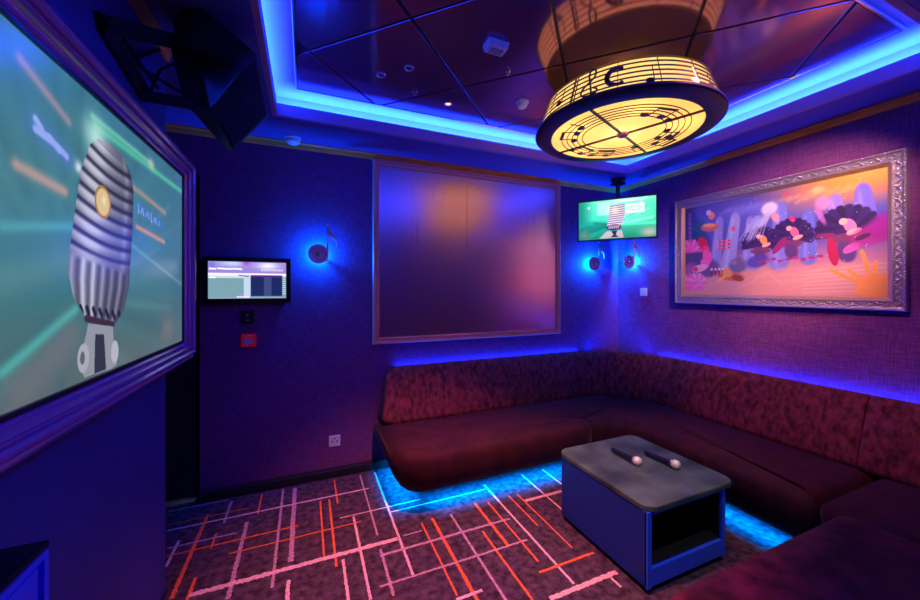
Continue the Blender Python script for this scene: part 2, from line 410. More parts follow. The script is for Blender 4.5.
# ================================================================== BIG OBJECTS
# ---- U shaped floating sofa
sofa = thing('corner_sofa', 'maroon velvet corner sofa along both walls, floating above glowing blue floor light', 'sofa', (2.0, 2.0, 0))
def offset_poly(pts, d):
    n = len(pts); out = []
    for i in range(n):
        p0, p1, p2 = Vector(pts[i-1]), Vector(pts[i]), Vector(pts[(i+1) % n])
        e1 = (p1-p0).normalized(); e2 = (p2-p1).normalized(); n1 = Vector((-e1.y, e1.x)); n2 = Vector((-e2.y, e2.x))
        b = (n1+n2); k = b.length
        b = b/k if k > 1e-6 else n1
        c = max(.35, b.dot(n1)); out.append(tuple(p1+b*(d/c)))
    return out
def cushion(pts, levels, seg=.07, hub=None):
    """pts counter-clockwise plan; levels = [(z, inset)] from the underside to the top"""
    P2 = []
    for i in range(len(pts)):
        a, b = Vector(pts[i]), Vector(pts[(i+1) % len(pts)]); k = max(1, int((b-a).length/seg))
        for j in range(k): P2.append(tuple(a+(b-a)*j/k))
    bm = bmesh.new(); rings = []
    for z, ins in levels:
        rings.append([bm.verts.new((x, y, z)) for x, y in offset_poly(P2, ins)])
    n = len(P2)
    for a, b in zip(rings, rings[1:]):
        for i in range(n): bm.faces.new((a[i], a[(i+1) % n], b[(i+1) % n], b[i]))
    hx, hy = hub or (sum(p[0] for p in P2)/n, sum(p[1] for p in P2)/n)
    for ring, z in ((rings[0], levels[0][0]), (rings[-1], levels[-1][0])):
        c = bm.verts.new((hx, hy, z))
        for i in range(n): bm.faces.new((ring[i], ring[(i+1) % n], c))
    return bm
LV = [(.15, .085), (.17, .06), (.22, .03), (.29, .008), (.36, 0), (.395, .006), (.415, .022), (.425, .05), (.43, .09)]
LVS = [(z, i*.6 if z < .3 else i*.25) for z, i in LV]
def cut(bm, **lim):
    """planes that trim a cushion where it meets its neighbour"""
    for key, val in lim.items():
        ax = 0 if key[0] == 'x' else 1; nrm = [0, 0, 0]; nrm[ax] = 1 if key[1] == '1' else -1; co = [0, 0, 0]; co[ax] = val
        g_ = bm.verts[:]+bm.edges[:]+bm.faces[:]
        res = bmesh.ops.bisect_plane(bm, geom=g_, plane_co=co, plane_no=nrm, clear_outer=True)
        bmesh.ops.holes_fill(bm, edges=[e for e in res['geom_cut'] if isinstance(e, bmesh.types.BMEdge)], sides=0)
    return bm
plan = [(.50, 2.93)] + arc(.72, 2.36, .22, 180, 270, 8) + [(2.3, 2.14), (2.3, 2.93)]
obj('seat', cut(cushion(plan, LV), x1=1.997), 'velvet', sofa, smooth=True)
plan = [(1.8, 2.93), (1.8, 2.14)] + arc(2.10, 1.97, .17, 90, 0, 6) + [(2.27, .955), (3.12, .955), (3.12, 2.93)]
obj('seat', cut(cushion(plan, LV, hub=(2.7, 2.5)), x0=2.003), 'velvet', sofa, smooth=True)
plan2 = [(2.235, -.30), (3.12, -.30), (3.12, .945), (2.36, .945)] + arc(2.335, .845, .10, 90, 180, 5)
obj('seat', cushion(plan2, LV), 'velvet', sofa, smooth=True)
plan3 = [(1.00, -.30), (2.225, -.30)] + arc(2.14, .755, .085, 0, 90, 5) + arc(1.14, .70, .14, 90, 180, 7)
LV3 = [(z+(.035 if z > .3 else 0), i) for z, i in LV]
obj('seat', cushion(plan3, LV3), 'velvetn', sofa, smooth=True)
# recessed plinth
obj('plinth', B(((.84, 2.50, 0), (3.08, 2.92, .155))), 'blackm', sofa)
obj('plinth', B(((2.62, -.20, 0), (3.08, 2.497, .155))), 'blackm', sofa)
obj('plinth', B(((1.4, -.20, 0), (2.56, .52, .155))), 'blackm', sofa)
# backrests swept along the walls: profile (distance from wall, z)
PR = [(.10, .42), (.29, .42), (.285, .46), (.262, .54), (.225, .64), (.180, .74), (.158, .785), (.140, .815), (.118, .828), (.10, .825), (.085, .80)]
def sweep(frames, prof=PR):
    """frames: (wall point, inward normal, shrink)"""
    bm = bmesh.new(); rings = []
    c = Vector((sum(p[0] for p in prof)/len(prof), sum(p[1] for p in prof)/len(prof)))
    for (x, y), (nx, ny), k in frames:
        rr = []
        for d_, z in prof:
            q = c+(Vector((d_, z))-c)*k; rr.append(bm.verts.new((x+nx*q.x, y+ny*q.x, q.y)))
        rings.append(rr)
    n = len(prof)
    for a, b in zip(rings, rings[1:]):
        for i in range(n): bm.faces.new((a[i], a[(i+1) % n], b[(i+1) % n], b[i]))
    bm.faces.new(rings[0]); bm.faces.new(rings[-1][::-1]); return bm
def ends(fr):
    """rounds both ends of a swept piece over about one centimetre"""
    def mv(f, g_, dist, k):
        a = Vector(f[0]); b = Vector(g_[0]); return (tuple(a+(a-b).normalized()*dist), f[1], k)
    a, b = fr[0], fr[-1]
    return [mv(a, fr[1], .010, .93), mv(a, fr[1], .007, .975)]+fr+[mv(b, fr[-2], .007, .975), mv(b, fr[-2], .010, .93)]
XC, YC = 2.385, 2.215
fr = [((.68+(XC-.012-.68)*i/20, D), (0, -1), 1) for i in range(21)]
first = [((.600, D), (0, -1), .80), ((.612, D), (0, -1), .88), ((.635, D), (0, -1), .95)]
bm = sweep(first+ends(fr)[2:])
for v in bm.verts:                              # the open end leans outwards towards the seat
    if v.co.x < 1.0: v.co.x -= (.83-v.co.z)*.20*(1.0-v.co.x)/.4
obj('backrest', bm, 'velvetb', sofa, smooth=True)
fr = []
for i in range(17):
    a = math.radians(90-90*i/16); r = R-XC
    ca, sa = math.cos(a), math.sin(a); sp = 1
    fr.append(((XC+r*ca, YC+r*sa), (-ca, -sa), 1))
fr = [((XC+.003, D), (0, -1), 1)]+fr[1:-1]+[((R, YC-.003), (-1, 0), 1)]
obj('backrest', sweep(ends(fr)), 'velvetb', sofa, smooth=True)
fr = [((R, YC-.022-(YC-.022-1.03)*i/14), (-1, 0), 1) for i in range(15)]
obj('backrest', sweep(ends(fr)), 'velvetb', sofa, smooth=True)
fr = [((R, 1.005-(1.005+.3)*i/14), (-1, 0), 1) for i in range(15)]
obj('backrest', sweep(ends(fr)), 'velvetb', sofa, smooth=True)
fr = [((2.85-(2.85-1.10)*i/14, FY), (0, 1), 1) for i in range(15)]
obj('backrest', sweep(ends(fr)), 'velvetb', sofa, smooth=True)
# ledge behind the backrest that carries the strip
obj('light_channel', B(((.70, 2.955, .43), (2.6, 2.995, .78)), ((3.125, -.2, .43), (3.165, 2.5, .78))), 'blackm', sofa)

# ---- coffee table
tb = thing('coffee_table', 'low box table with grey stone top and open shelf end, in front of the sofa', 'coffee table', (1.8, 1.57, 0))
tx0, tx1, ty0, ty1 = 1.482, 2.06, 1.228, 1.855
plan = arc(tx0-.005+.07, ty0-.015+.07, .07, 180, 270, 6)+arc(tx1+.075-.07, ty0-.015+.07, .07, 270, 360, 6)+arc(tx1+.075-.07, ty1+.04-.07, .07, 0, 90, 6)+arc(tx0-.005+.07, ty1+.04-.07, .07, 90, 180, 6)
obj('tabletop', cushion(plan, [(.392, .004), (.396, 0), (.416, 0), (.42, .004)], 1), 'stone', tb)
t = .022
obj('side_panel', B(((tx0, ty0+.004, .03), (tx0+t, ty1, .392))), 'navy', tb, bevel=.003)
obj('side_panel', B(((tx1-t, ty0+.004, .03), (tx1, ty1, .392))), 'navy', tb, bevel=.003)
obj('back_panel', B(((tx0+t, ty1-t, .03), (tx1-t, ty1, .392))), 'navy', tb)
obj('shelf', B(((tx0+t, ty0+.02, .105), (tx1-t, ty1-t, .125))), 'black', tb)
obj('lining', B(((tx0+t, ty1-t-.006, .125), (tx1-t, ty1-t, .39)), ((tx0+t, ty0+.02, .125), (tx0+t+.004, ty1-t, .39)), ((tx1-t-.004, ty0+.02, .125), (tx1-t, ty1-t, .39)), ((tx0+t, ty0+.02, .372), (tx1-t, ty1-t, .39))), 'black', tb)
obj('front_rail', B(((tx0+t, ty0+.004, .03), (tx1-t, ty0+.022, .115))), 'bluelit', tb, bevel=.002)  # brighter blue than the side panels: the blue light is painted in
obj('front_rail', B(((tx0, ty0, .028), (tx0+t+.006, ty0+.014, .391)), ((tx1-t-.004, ty0, .028), (tx1, ty0+.014, .391)), ((tx0+t, ty0, .375), (tx1-t, ty0+.014, .391))), 'bluelit', tb)
obj('plinth', B(((tx0+.04, ty0+.05, 0), (tx1-.04, ty1-.04, .03))), 'black', tb)

# ---- large wall screen with moulded frame on the left wall
tv = thing('television', 'large screen in a purple moulded frame on the left wall', 'television', (-.58, 1.44, 1.6))
SY0, SY1, SZ0, SZ1, SX = .709, 2.179, 1.185, 2.012, -.56
FW = .092
def Ptv(u, v, h): return Vector((-.598+h, SY0-FW+u, SZ0-FW+v))
bm = bmesh.new()
picture_frame(bm, Ptv, SY1-SY0+2*FW, SZ1-SZ0+2*FW,
  [(0, 0), (0, .05), (.004, .058), (.012, .062), (.019, .058), (.021, .052), (.026, .052), (.029, .072), (.035, .079), (.043, .079), (.049, .070), (.051, .060),
   (.056, .058), (.059, .064), (.065, .066), (.070, .060), (.073, .050), (.079, .048), (.083, .050), (.087, .046), (.092, .040), (.092, 0)])
obj('frame', bm, 'tvframe', tv)
obj('housing', B(((-.60, SY0-.01, SZ0-.01), (SX-.012, SY1+.01, SZ1+.01))), 'black', tv)
bm = bmesh.new()
def Pbz(u, v, h): return Vector((SX-.012+h, SY0+u, SZ0+v))
picture_frame(bm, Pbz, SY1-SY0, SZ1-SZ0, [(0, 0), (0, .018), (.012, .018), (.014, .010), (.014, 0)])
obj('bezel', bm, 'black', tv)

def uvL(px, py):
    p = at(px, py, X=SX); return ((p.y-SY0)/(SY1-SY0), (p.z-SZ0)/(SZ1-SZ0))
cv = Canvas(620, 348, (70, 120, 128))
cv.grad([(0, (92, 105, 108)), (.3, (62, 118, 122)), (.6, (72, 132, 140)), (1, (62, 120, 145))])
cv.mix(np.clip((cv.u-.55)*2, 0, 1), (66, 104, 130), .55)
cv.mix(np.clip((.3-cv.v)*3, 0, 1)*np.clip((cv.u-.3)*1.5, 0, 1), (100, 118, 118), .7)
fx, fy = uvL(75, 300)
for k in range(46):                         # streaks of light fanning out from the microphone
    a = rng.uniform(0, 2*PI); l0 = rng.uniform(.15, .5); l1 = l0+rng.uniform(.3, 1.0); c = [(70, 140, 145), (56, 98, 112), (110, 150, 152), (50, 104, 112)][k % 4]
    cv.line(fx+math.cos(a)*l0/cv.asp, fy+math.sin(a)*l0, fx+math.cos(a)*l1/cv.asp, fy+math.sin(a)*l1, rng.uniform(.01, .04), c, rng.uniform(.15, .35), 2)
def LP(x1, y1, x2, y2, wd, c, al, s=2):
    a = uvL(x1, y1); b = uvL(x2, y2); cv.line(*a, *b, wd, c, al, s)
LP(0, 378, 75, 312, .018, (80, 200, 190), .7); LP(0, 226, 70, 226, .016, (90, 180, 180), .6)
LP(0, 285, 66, 262, .05, (110, 150, 150), .4); LP(20, 395, 70, 340, .06, (120, 118, 122), .6)
LP(95, 122, 182, 190, .015, (90, 205, 160), .8); LP(92, 112, 150, 160, .012, (130, 235, 190), .6)
LP(18, 52, 68, 118, .016, (185, 145, 155), .7); LP(14, 162, 64, 190, .018, (205, 160, 148), .8); LP(134, 186, 166, 212, .014, (205, 150, 130), .7)
LP(137, 226, 165, 242, .012, (215, 150, 110), .9); LP(132, 245, 182, 285, .01, (120, 180, 180), .5)
cv.ell(*uvL(152, 162), .05, .035, (225, 220, 190), .7, 0, 2); cv.ell(*uvL(96, 134), .11, .09, (200, 245, 230), .85, 0, 2)
cv.ell(*uvL(78, 165), .03, .03, (235, 240, 240), .9, 0, 2); cv.ell(*uvL(168, 330), .12, .09, (140, 125, 120), .6, 0, 2)
for a, b in (((34, 115), (40, 125)), ((38, 127), (48, 135)), ((48, 134), (58, 147)), ((56, 143), (66, 154)), ((34, 125), (52, 139))): LP(*a, *b, .011, (205, 222, 255), .95, .9)
LP(33, 120, 66, 155, .035, (90, 120, 235), .5)
for k, (dx_, dy_) in enumerate(((0, 7), (1, 4), (-1, 5), (1, 3), (0, 4), (0, 7), (1, 3), (-1, 4), (0, 3))):   # blurred glowing lettering
    x = 139+k*2.6; y = 208+k*1.9; LP(x+dx_, y-dy_*.6, x, y+dy_*.5, .006, (205, 222, 255), .8, 1.2)
LP(138, 205, 162, 224, .022, (70, 110, 235), .45)
# microphone capsule
OUT = [(86, 152), (90, 141), (98, 136), (110, 141), (122, 152), (130, 168), (134, 190), (133, 230), (131, 262), (129, 290), (124, 312), (116, 326), (100, 324), (84, 318), (73, 300), (67, 272), (69, 250), (73, 220), (77, 190), (81, 166)]
cv.poly([uvL(*p) for p in OUT], (142, 148, 165))
shade_m = Canvas(620, 348, (0, 0, 0)); shade_m.poly([uvL(*p) for p in OUT], (1, 1, 1)); mk = shade_m.a[..., 0]
def lerp(a, b, t): return (a[0]+(b[0]-a[0])*t, a[1]+(b[1]-a[1])*t)
sv = cv.a.copy()
ta = np.array(uvL(109, 140)); tb_ = np.array(uvL(97, 318)); ax_ = np.array([(tb_[0]-ta[0])*cv.asp, tb_[1]-ta[1]]); AL = np.hypot(*ax_); ax_ /= AL
X_ = (cv.u-ta[0])*cv.asp; Y_ = cv.v-ta[1]; al_ = (X_*ax_[0]+Y_*ax_[1])/AL; ac_ = (X_*-ax_[1]+Y_*ax_[0])
hw = np.array([max(.02, np.abs(ac_[(mk > .5) & (al_ > q) & (al_ <= q+.05)]).max() if ((mk > .5) & (al_ > q) & (al_ <= q+.05)).any() else .02) for q in np.arange(0, 1.1, .05)])
bb = ac_/np.interp(al_, np.arange(0, 1.1, .05)+.025, hw); ph = (al_-.035*(1-bb*bb))*12.5; fr_ = ph-np.floor(ph)
rib = np.interp(fr_, [0, .10, .22, .34, .60, .80, .90, 1], [.12, .30, .82, 1.0, .80, .55, .10, .12])
sl = bb*3.6+.2; fs = sl-np.floor(sl); slot = np.interp(fs, [0, .2, .35, .55, .75, 1], [.30, .38, .72, .95, .60, .30])
low = np.clip((al_-.70)/.02, 0, 1); mid_ = np.clip(1-np.abs(al_-.70)/.035, 0, 1); top_ = np.clip((.06-al_)/.02, 0, 1)
val = rib*(1-low)+slot*low; val = val*(1-mid_)+.72*mid_; val = val*(1-top_)+.75*top_
cyl = np.clip(.62+.55*np.exp(-((bb+.35)/.38)**2)-.35*np.clip(bb, 0, 1)**2+.25*np.exp(-((bb-.72)/.10)**2), .3, 1.15)
val = np.clip(val*cyl, 0, 1)[..., None]
cv.a = np.array([38, 38, 52.])*(1-val)+np.array([196, 196, 212.])*val
for k in range(7): LP(80+k*6.5, 309+k*.9, 82+k*6.5, 315+k*.9, .009, (34, 32, 44), 1, .5)
m3 = (mk > .5)[..., None]; cv.a = np.where(m3, cv.a, sv)
LP(86, 321, 113, 327, .012, (60, 45, 55), 1, .5)
cv.poly([uvL(*p) for p in ((88, 326), (113, 329), (114, 350), (117, 368), (112, 372), (84, 382), (80, 372), (83, 350))], (150, 152, 162))
cv.poly([uvL(*p) for p in ((95, 337), (104, 337), (106, 373), (94, 378))], (52, 54, 68))
cv.ell(*uvL(83, 362), .035, .05, (172, 174, 186), 1); cv.ell(*uvL(115, 355), .03, .045, (182, 184, 196), 1); cv.ell(*uvL(82, 362), .014, .022, (80, 80, 92), .8)
cv.ell(*uvL(103, 201), .058, .062, (170, 128, 66), 1); cv.ell(*uvL(103, 201), .047, .050, (226, 196, 132), 1); cv.ell(*uvL(104, 199), .02, .022, (250, 232, 190), .8, 0, 2)   # plain round gold badge
noise = rng.rand(*cv.u.shape)[..., None]-.5; cv.a = np.clip(cv.a+noise*5, 0, 255)
cv.build('screen', lambda u, v: Vector((SX, SY0+.013+(SY1-SY0-.026)*u, SZ0+.013+(SZ1-SZ0-.026)*v)), canvas_mat('large_screen_image', .95), tv)

# ---- shallow cabinet below the screen at the left wall
cb = thing('wall_cabinet', 'shallow low cabinet with blue framed door against the left wall', 'cabinet', (-.55, .5, 0))
cx1, cyf, czt = -.50, 1.045, .92
obj('body', B(((-.60, -.30, .0), (cx1-.018, cyf-.004, czt-.012))), 'black', cb)
obj('top_board', B(((-.60, -.31, czt-.012), (cx1+.0, cyf, czt))), 'blackm', cb)
bm = bmesh.new()
for y0, y1 in ((.37, cyf-.001), (-.30, .366)):
    def Pd(u, v, h, y0=y0): return Vector((cx1-.018+h, y0+u, .04+v))
    picture_frame(bm, Pd, y1-y0, czt-.056, [(0, 0), (0, .018), (.014, .018), (.016, .002), (.016, 0)])
obj('door_frame', bm, 'bluelit', cb)
for y0, y1 in ((.37, cyf-.001), (-.30, .366)):
    obj('door', B(((cx1-.018, y0+.024, .064), (cx1-.004, y1-.024, czt-.040))), 'bluelit', cb, bevel=.002)

# ---- brushed metal wall panel in a rose gold frame
wp = thing('wall_panel', 'large brushed metal panel in a rose gold frame above the sofa', 'wall panel', (1.43, D, 1.0))
px0, px1, pz0, pz1 = .497, 2.366, 1.0, 2.505
def Pp(u, v, h): return Vector((px0+u, D-h, pz0+v))
bm = bmesh.new(); picture_frame(bm, Pp, px1-px0, pz1-pz0, [(0, 0), (0, .026), (.006, .032), (.018, .032), (.022, .024), (.034, .024), (.040, .030), (.048, .028), (.052, .018), (.052, 0)])
obj('frame', bm, 'frame', wp)
mx = 1.335
obj('panel_sheet', B(((px0+.05, D-.016, pz0+.05), (mx-.0015, D-.002, pz1-.05))), 'brushed', wp)
obj('panel_sheet', B(((mx+.0015, D-.014, pz0+.05), (px1-.05, D-.002, pz1-.05))), 'brushed', wp)

# ---- framed artwork (plain undersea scene) on the right wall
ar = thing('framed_picture', 'wide ornate silver framed undersea picture on the right wall', 'picture', (R, 1.6, 1.32))
ay0, ay1, az0, az1 = .90, 2.302, 1.322, 2.252; fw = .075
def Pa(u, v, h): return Vector((R-h, ay1-u, az0+v))
W_, H_ = ay1-ay0, az1-az0
bm = bmesh.new(); picture_frame(bm, Pa, W_, H_, [(0, 0), (0, .038), (.004, .044), (.010, .044), (.014, .034), (.026, .030), (.046, .030), (.054, .038), (.060, .038), (.063, .030), (.063, 0)])
obj('frame', bm, 'ornate', ar)
bm = bmesh.new()                                # carved scrolls running round the frame
def scroll(u, v, du, dv, flip):
    nu, nv = -dv*flip, du*flip; pts = []
    for k in range(10):
        a = k/9*1.5*PI; r = .017*(1-.6*k/9); x = -.004+r*math.cos(a); y = r*math.sin(a)
        pts.append(Pa(u+du*x+nu*y, v+dv*x+nv*y, .033))
    tube(bm, pts, [.0055*(1-.4*k/9) for k in range(10)], 5)
    tube(bm, [Pa(u+du*.010-nu*.010, v+dv*.010-nv*.010, .031), Pa(u+du*.018+nu*.002, v+dv*.018+nv*.002, .037), Pa(u+du*.026+nu*.011, v+dv*.026+nv*.011, .031)], [.002, .005, .002], 5)
for e, (n_, L_) in enumerate(((36, W_-.07), (36, W_-.07), (24, H_-.07), (24, H_-.07))):
    for k in range(n_):
        s = .035+(k+.5)*L_/n_; fl = 1 if k % 2 else -1
        if e == 0: scroll(s, .036, 1, 0, fl)
        elif e == 1: scroll(s, H_-.036, 1, 0, fl)
        elif e == 2: scroll(.036, s, 0, 1, fl)
        else: scroll(W_-.036, s, 0, 1, fl)
for e in range(4):                              # beading on the outer rim
    n_ = 90 if e < 2 else 60; L_ = (W_ if e < 2 else H_)
    for k in range(n_):
        s = (k+.5)*L_/n_; u, v = ((s, .007), (s, H_-.007), (.007, s), (W_-.007, s))[e]
        bmesh.ops.create_icosphere(bm, subdivisions=1, radius=.0055, matrix=Matrix.Translation(Pa(u, v, .044)))
obj('carving', bm, 'ornate', ar, smooth=True)
bm = bmesh.new(); picture_frame(bm, Pa, W_, H_, [(.062, 0), (.062, .030), (.068, .026), (.080, .018), (.082, 0)])
obj('fillet', bm, 'gold', ar)
cv = Canvas(560, 330, (90, 80, 160))
cv.grad([(0, (205, 150, 140)), (.22, (216, 160, 140)), (.34, (176, 120, 150)), (.5, (96, 86, 170)), (.8, (84, 92, 196)), (1, (92, 86, 180))])
cv.mix(np.clip((cv.u-.42)*2.6, 0, 1)*np.clip((cv.v-.68)*4.5, 0, 1), (246, 150, 50), .95)
cv.mix(np.clip((cv.u-.62)*3, 0, 1)*np.clip((cv.v-.86)*8, 0, 1), (255, 186, 80), .8)
cv.mix(np.clip((cv.u-.72)*4, 0, 1)*np.clip((.80-cv.v)*4, 0, 1)*np.clip((cv.v-.42)*6, 0, 1), (84, 80, 190), .9)
for k in range(16): cv.line(.25+k*.04, .86+.02*math.sin(k*1.7), .30+k*.04, .90, .018, (150, 140, 235) if k < 8 else (255, 196, 120), .4, 2)
cv.ell(.43, .86, .35, .08, (120, 130, 250), .6, 0, 2)
def col_(u, v0, v1, wd, c, lean=0):              # tall rounded stone column
    for k in range(26):
        t = k/25.; cv.ell(u+lean*t, v0+(v1-v0)*t, wd*(1-.35*t), wd*1.0, c, .9, 0, .5)
    for k in range(26):
        t = k/25.; cv.ell(u+lean*t-.012, v0+(v1-v0)*t, wd*.35*(1-.35*t), wd*.7, tuple(min(255, q+32) for q in c), .28, 0, 2)
for a in ((.205, .2, .78, .062, (142, 140, 220), .035), (.285, .22, .78, .072, (150, 158, 228), .05), (.40, .3, .74, .05, (140, 140, 222), .02), (.44, .3, .72, .055, (128, 140, 226), .02),
          (.565, .30, .80, .075, (120, 128, 226), .01), (.70, .34, .70, .06, (104, 116, 216), .0), (.83, .5, .80, .06, (146, 128, 224), -.02), (.93, .48, .84, .07, (118, 110, 226), -.02)): col_(*a)
cv.mix(np.clip((.30-cv.v)*9, 0, 1), (214, 156, 142), .9)
for k in range(12): cv.line(rng.uniform(.3, .95), rng.uniform(.05, .26), rng.uniform(.3, .95), rng.uniform(.05, .26), .01, (230, 178, 150), .35, 2)
for k in range(7): cv.line(.68, .22-.03*k, 1, .27-.035*k, .005, (232, 192, 176), .5, .8)
# left corals, fronds and rocks
cv.ell(.02, .72, .13, .28, (52, 60, 120), .9, 0, .5); cv.ell(.10, .66, .10, .2, (44, 74, 120), .8, .5, .6)
for k in range(8):
    cv.line(.03, .55+.05*k, .03+.015, .58+.05*k, .008, (140, 90, 190), .9); cv.line(.05, .55+.05*k, .035, .58+.05*k, .008, (156, 90, 200), .9)
for k in range(7): a = .3+k*.4; cv.line(.11, .7, .11+.06*math.cos(a), .7+.13*math.sin(a), .012, (40, 96, 128), .9)
cv.ell(.07, .40, .12, .12, (82, 70, 122), 1, 0, .4); cv.ell(.16, .30, .13, .10, (96, 76, 130), .9, 0, .4); cv.ell(.05, .25, .1, .12, (160, 90, 150), .9, 0, .4)
def shell(cx, cy, r, c, dark, a0=0, a1=PI, n=9):
    for k in range(n):
        a = a0+(a1-a0)*k/(n-1); cv.line(cx, cy, cx+r*math.cos(a)/cv.asp, cy+r*math.sin(a), r*.16, c if k % 2 else dark, 1, .4)
shell(.045, .50, .12, (238, 130, 190), (220, 90, 170)); shell(.04, .08, .14, (240, 140, 190), (226, 108, 176)); shell(.09, .14, .1, (236, 160, 196), (216, 120, 180))
cv.ell(.175, .74, .10, .045, (196, 110, 86), 1, -.1, .3); cv.ell(.175, .76, .07, .022, (236, 164, 120), 1, -.1, .4); cv.ell(.19, .86, .035, .04, (236, 130, 100), 1); cv.ell(.17, .9, .03, .03, (222, 220, 240), .8)
cv.ell(.13, .58, .05, .07, (206, 40, 62), 1, .5); cv.ell(.15, .50, .045, .05, (232, 70, 100), 1); cv.ell(.16, .42, .05, .08, (240, 96, 170), 1, .2); cv.ell(.145, .35, .04, .06, (230, 110, 190), 1, .7)   # red and pink sea plants
cv.ell(.11, .30, .09, .04, (232, 176, 196), 1, .2); cv.ell(.08, .29, .03, .025, (206, 60, 80), 1)
for k in range(9):                               # small striped fish in the middle left
    u = .245+(k % 3)*.028; v = .50+(k//3)*.035; cv.ell(u, v, .019, .013, (214, 50, 80), 1); cv.line(u-.013, v, u-.018, v+.012, .005, (240, 150, 160), 1); cv.ell(u+.005, v+.003, .004, .004, (250, 230, 230), 1)
cv.ell(.325, .69, .02, .025, (214, 90, 120), .9, .6)
for k in range(5): cv.ell(.19+.024*k, .24+.01*(k % 2), .012, .038, (150, 30, 50), 1); cv.ell(.19+.024*k, .28, .013, .014, (240, 210, 215), 1)
cv.ell(.31, .20, .13, .045, (206, 110, 60), 1, -.15, .3); cv.ell(.29, .24, .05, .05, (226, 160, 90), 1); cv.ell(.35, .18, .06, .03, (150, 70, 50), 1, -.3); cv.line(.27, .2, .23, .15, .012, (250, 176, 80), 1)
cv.ell(.35, .31, .085, .075, (112, 104, 150), 1, 0, .3); cv.ell(.33, .34, .03, .03, (160, 156, 200), .8, 0, 2)
# three dark fan corals with shells and bright blossoms
for cx, cy, s, c in ((.475, .52, 1, (250, 160, 80)), (.625, .56, 1.0, (238, 110, 150)), (.85, .56, 1.25, (240, 130, 190))):
    shell(cx, cy-.02, .15*s, (44, 30, 70), (60, 36, 92), -.3, PI+.1, 13)
    cv.ell(cx, cy-.08, .09*s, .035*s, (120, 60, 96), 1, 0, .3); cv.ell(cx, cy-.15*s, .05*s, .07*s, (90, 60, 120), 1, .3, .3)
    cv.ell(cx+.015, cy+.02, .03*s, .05*s, c, 1, .4); cv.ell(cx-.01, cy+.06, .022*s, .022*s, (246, 190, 160), 1); cv.ell(cx+.03, cy-.03, .04*s, .018*s, (250, 196, 170), .9, .3)
cv.ell(.57, .47, .09, .03, (150, 40, 100), 1, .9); cv.ell(.80, .38, .035, .12, (176, 36, 74), 1, .15); cv.ell(.87, .40, .06, .03, (232, 96, 180), 1, .6); cv.ell(.77, .52, .07, .02, (140, 40, 90), 1, 0)
cv.ell(.46, .34, .10, .06, (80, 70, 170), .9, .2, .4)
for k in range(9): cv.ell(.47+k*.035, .33+.01*(k % 3), .025, .014, (166, 50, 110), 1)
# pale jelly fish in the upper middle
cv.ell(.52, .83, .07, .06, (222, 226, 250), .95, .2, .4); cv.ell(.50, .74, .03, .09, (196, 206, 246), .8, -.6, .6); cv.ell(.44, .64, .03, .12, (168, 182, 240), .7, -.5, .6); cv.ell(.55, .74, .03, .05, (238, 170, 190), .9, .5, .5)
for k in range(7): cv.line(.52-.012*k, .78, .48-.02*k, .56, .006, (186, 196, 244), .6, .8)
cv.ell(.76, .80, .05, .06, (228, 150, 210), .85, .2, .5); cv.ell(.75, .70, .02, .09, (200, 120, 200), .8, .4, .6); cv.ell(.63, .70, .02, .03, (230, 60, 90), .9, .6); cv.ell(.74, .92, .05, .03, (246, 200, 130), .8, 0, .6)
cv.ell(.60, .93, .03, .02, (230, 80, 100), .7); cv.ell(.95, .50, .14, .08, (160, 40, 130), .9, .4, .5); cv.ell(.99, .56, .09, .09, (150, 36, 140), .9, 0, .5); cv.ell(.91, .48, .05, .02, (70, 40, 60), .9, .4)
for k in range(9): a = .5+k*.26; L = .10+.08*(k % 3); cv.line(.95, .06, .95+L*math.cos(a)/cv.asp*1.2, .06+L*math.sin(a)*1.2, .014, (246, 160, 60), 1, .4)
cv.ell(.95, .06, .12, .06, (246, 168, 70), 1, 0, .4)
for k in range(60): cv.ell(rng.uniform(.2, .95), rng.uniform(.3, .95), .004, .004, (235, 225, 250), .8, 0, .5)
cv.build('artwork', lambda u, v: Vector((R-.014, ay1-.075-(W_-.15)*u, az0+.075+(H_-.15)*v)), canvas_mat('undersea_print', 0), ar)

# ---- round ceiling lamp with music staves
LC = Vector((1.788, 1.659, 2.40))
lamp = thing('ceiling_lamp', 'round glowing yellow drum lamp with black music staves, hanging under the ceiling', 'lamp', LC)
def diffuser_mat(name, e, tr):
    m = bpy.data.materials.new(name); m.use_nodes = True; N, L = nt(m); N.remove(N['Principled BSDF'])
    t = N.new('ShaderNodeBsdfTranslucent'); t.inputs[0].default_value = (tr, tr*.80, tr*.52, 1)
    em = N.new('ShaderNodeEmission'); em.inputs[0].default_value = (1, .60, .20, 1); em.inputs[1].default_value = e
    a = N.new('ShaderNodeAddShader'); L.new(t.outputs[0], a.inputs[0]); L.new(em.outputs[0], a.inputs[1]); L.new(a.outputs[0], N['Material Output'].inputs[0]); return m
M['diff'] = diffuser_mat('lamp_diffuser', .42, .9); M['topglow'] = diffuser_mat('lamp_top', .03, .16); M['shade'] = diffuser_mat('lamp_shade', .72, .5)
T = Matrix.Translation(LC)
bm = bmesh.new(); lathe(bm, [(.425, 0.004), (.425, .010)], T, 72); obj('diffuser', bm, 'diff', lamp)
bm = bmesh.new(); lathe(bm, [(.508, .022), (.450, .190), (.446, .190), (.504, .022)], T, 96, False)
obj('shade', bm, 'shade', lamp, smooth=True)
bm = bmesh.new(); lathe(bm, [(.424, 0), (.436, -.004), (.512, .010), (.524, .018), (.522, .030), (.508, .032), (.500, .022), (.430, .014), (.424, .012), (.424, 0)], T, 96, False)
obj('rim', bm, 'lampdark', lamp, smooth=True)
bm = bmesh.new(); lathe(bm, [(.448, .186), (.455, .186), (.455, .194), (.44, .197), (.0001, .197), (.0001, .190), (.438, .190), (.448, .186)], T, 72, False)
obj('top_plate', bm, 'topglow', lamp)
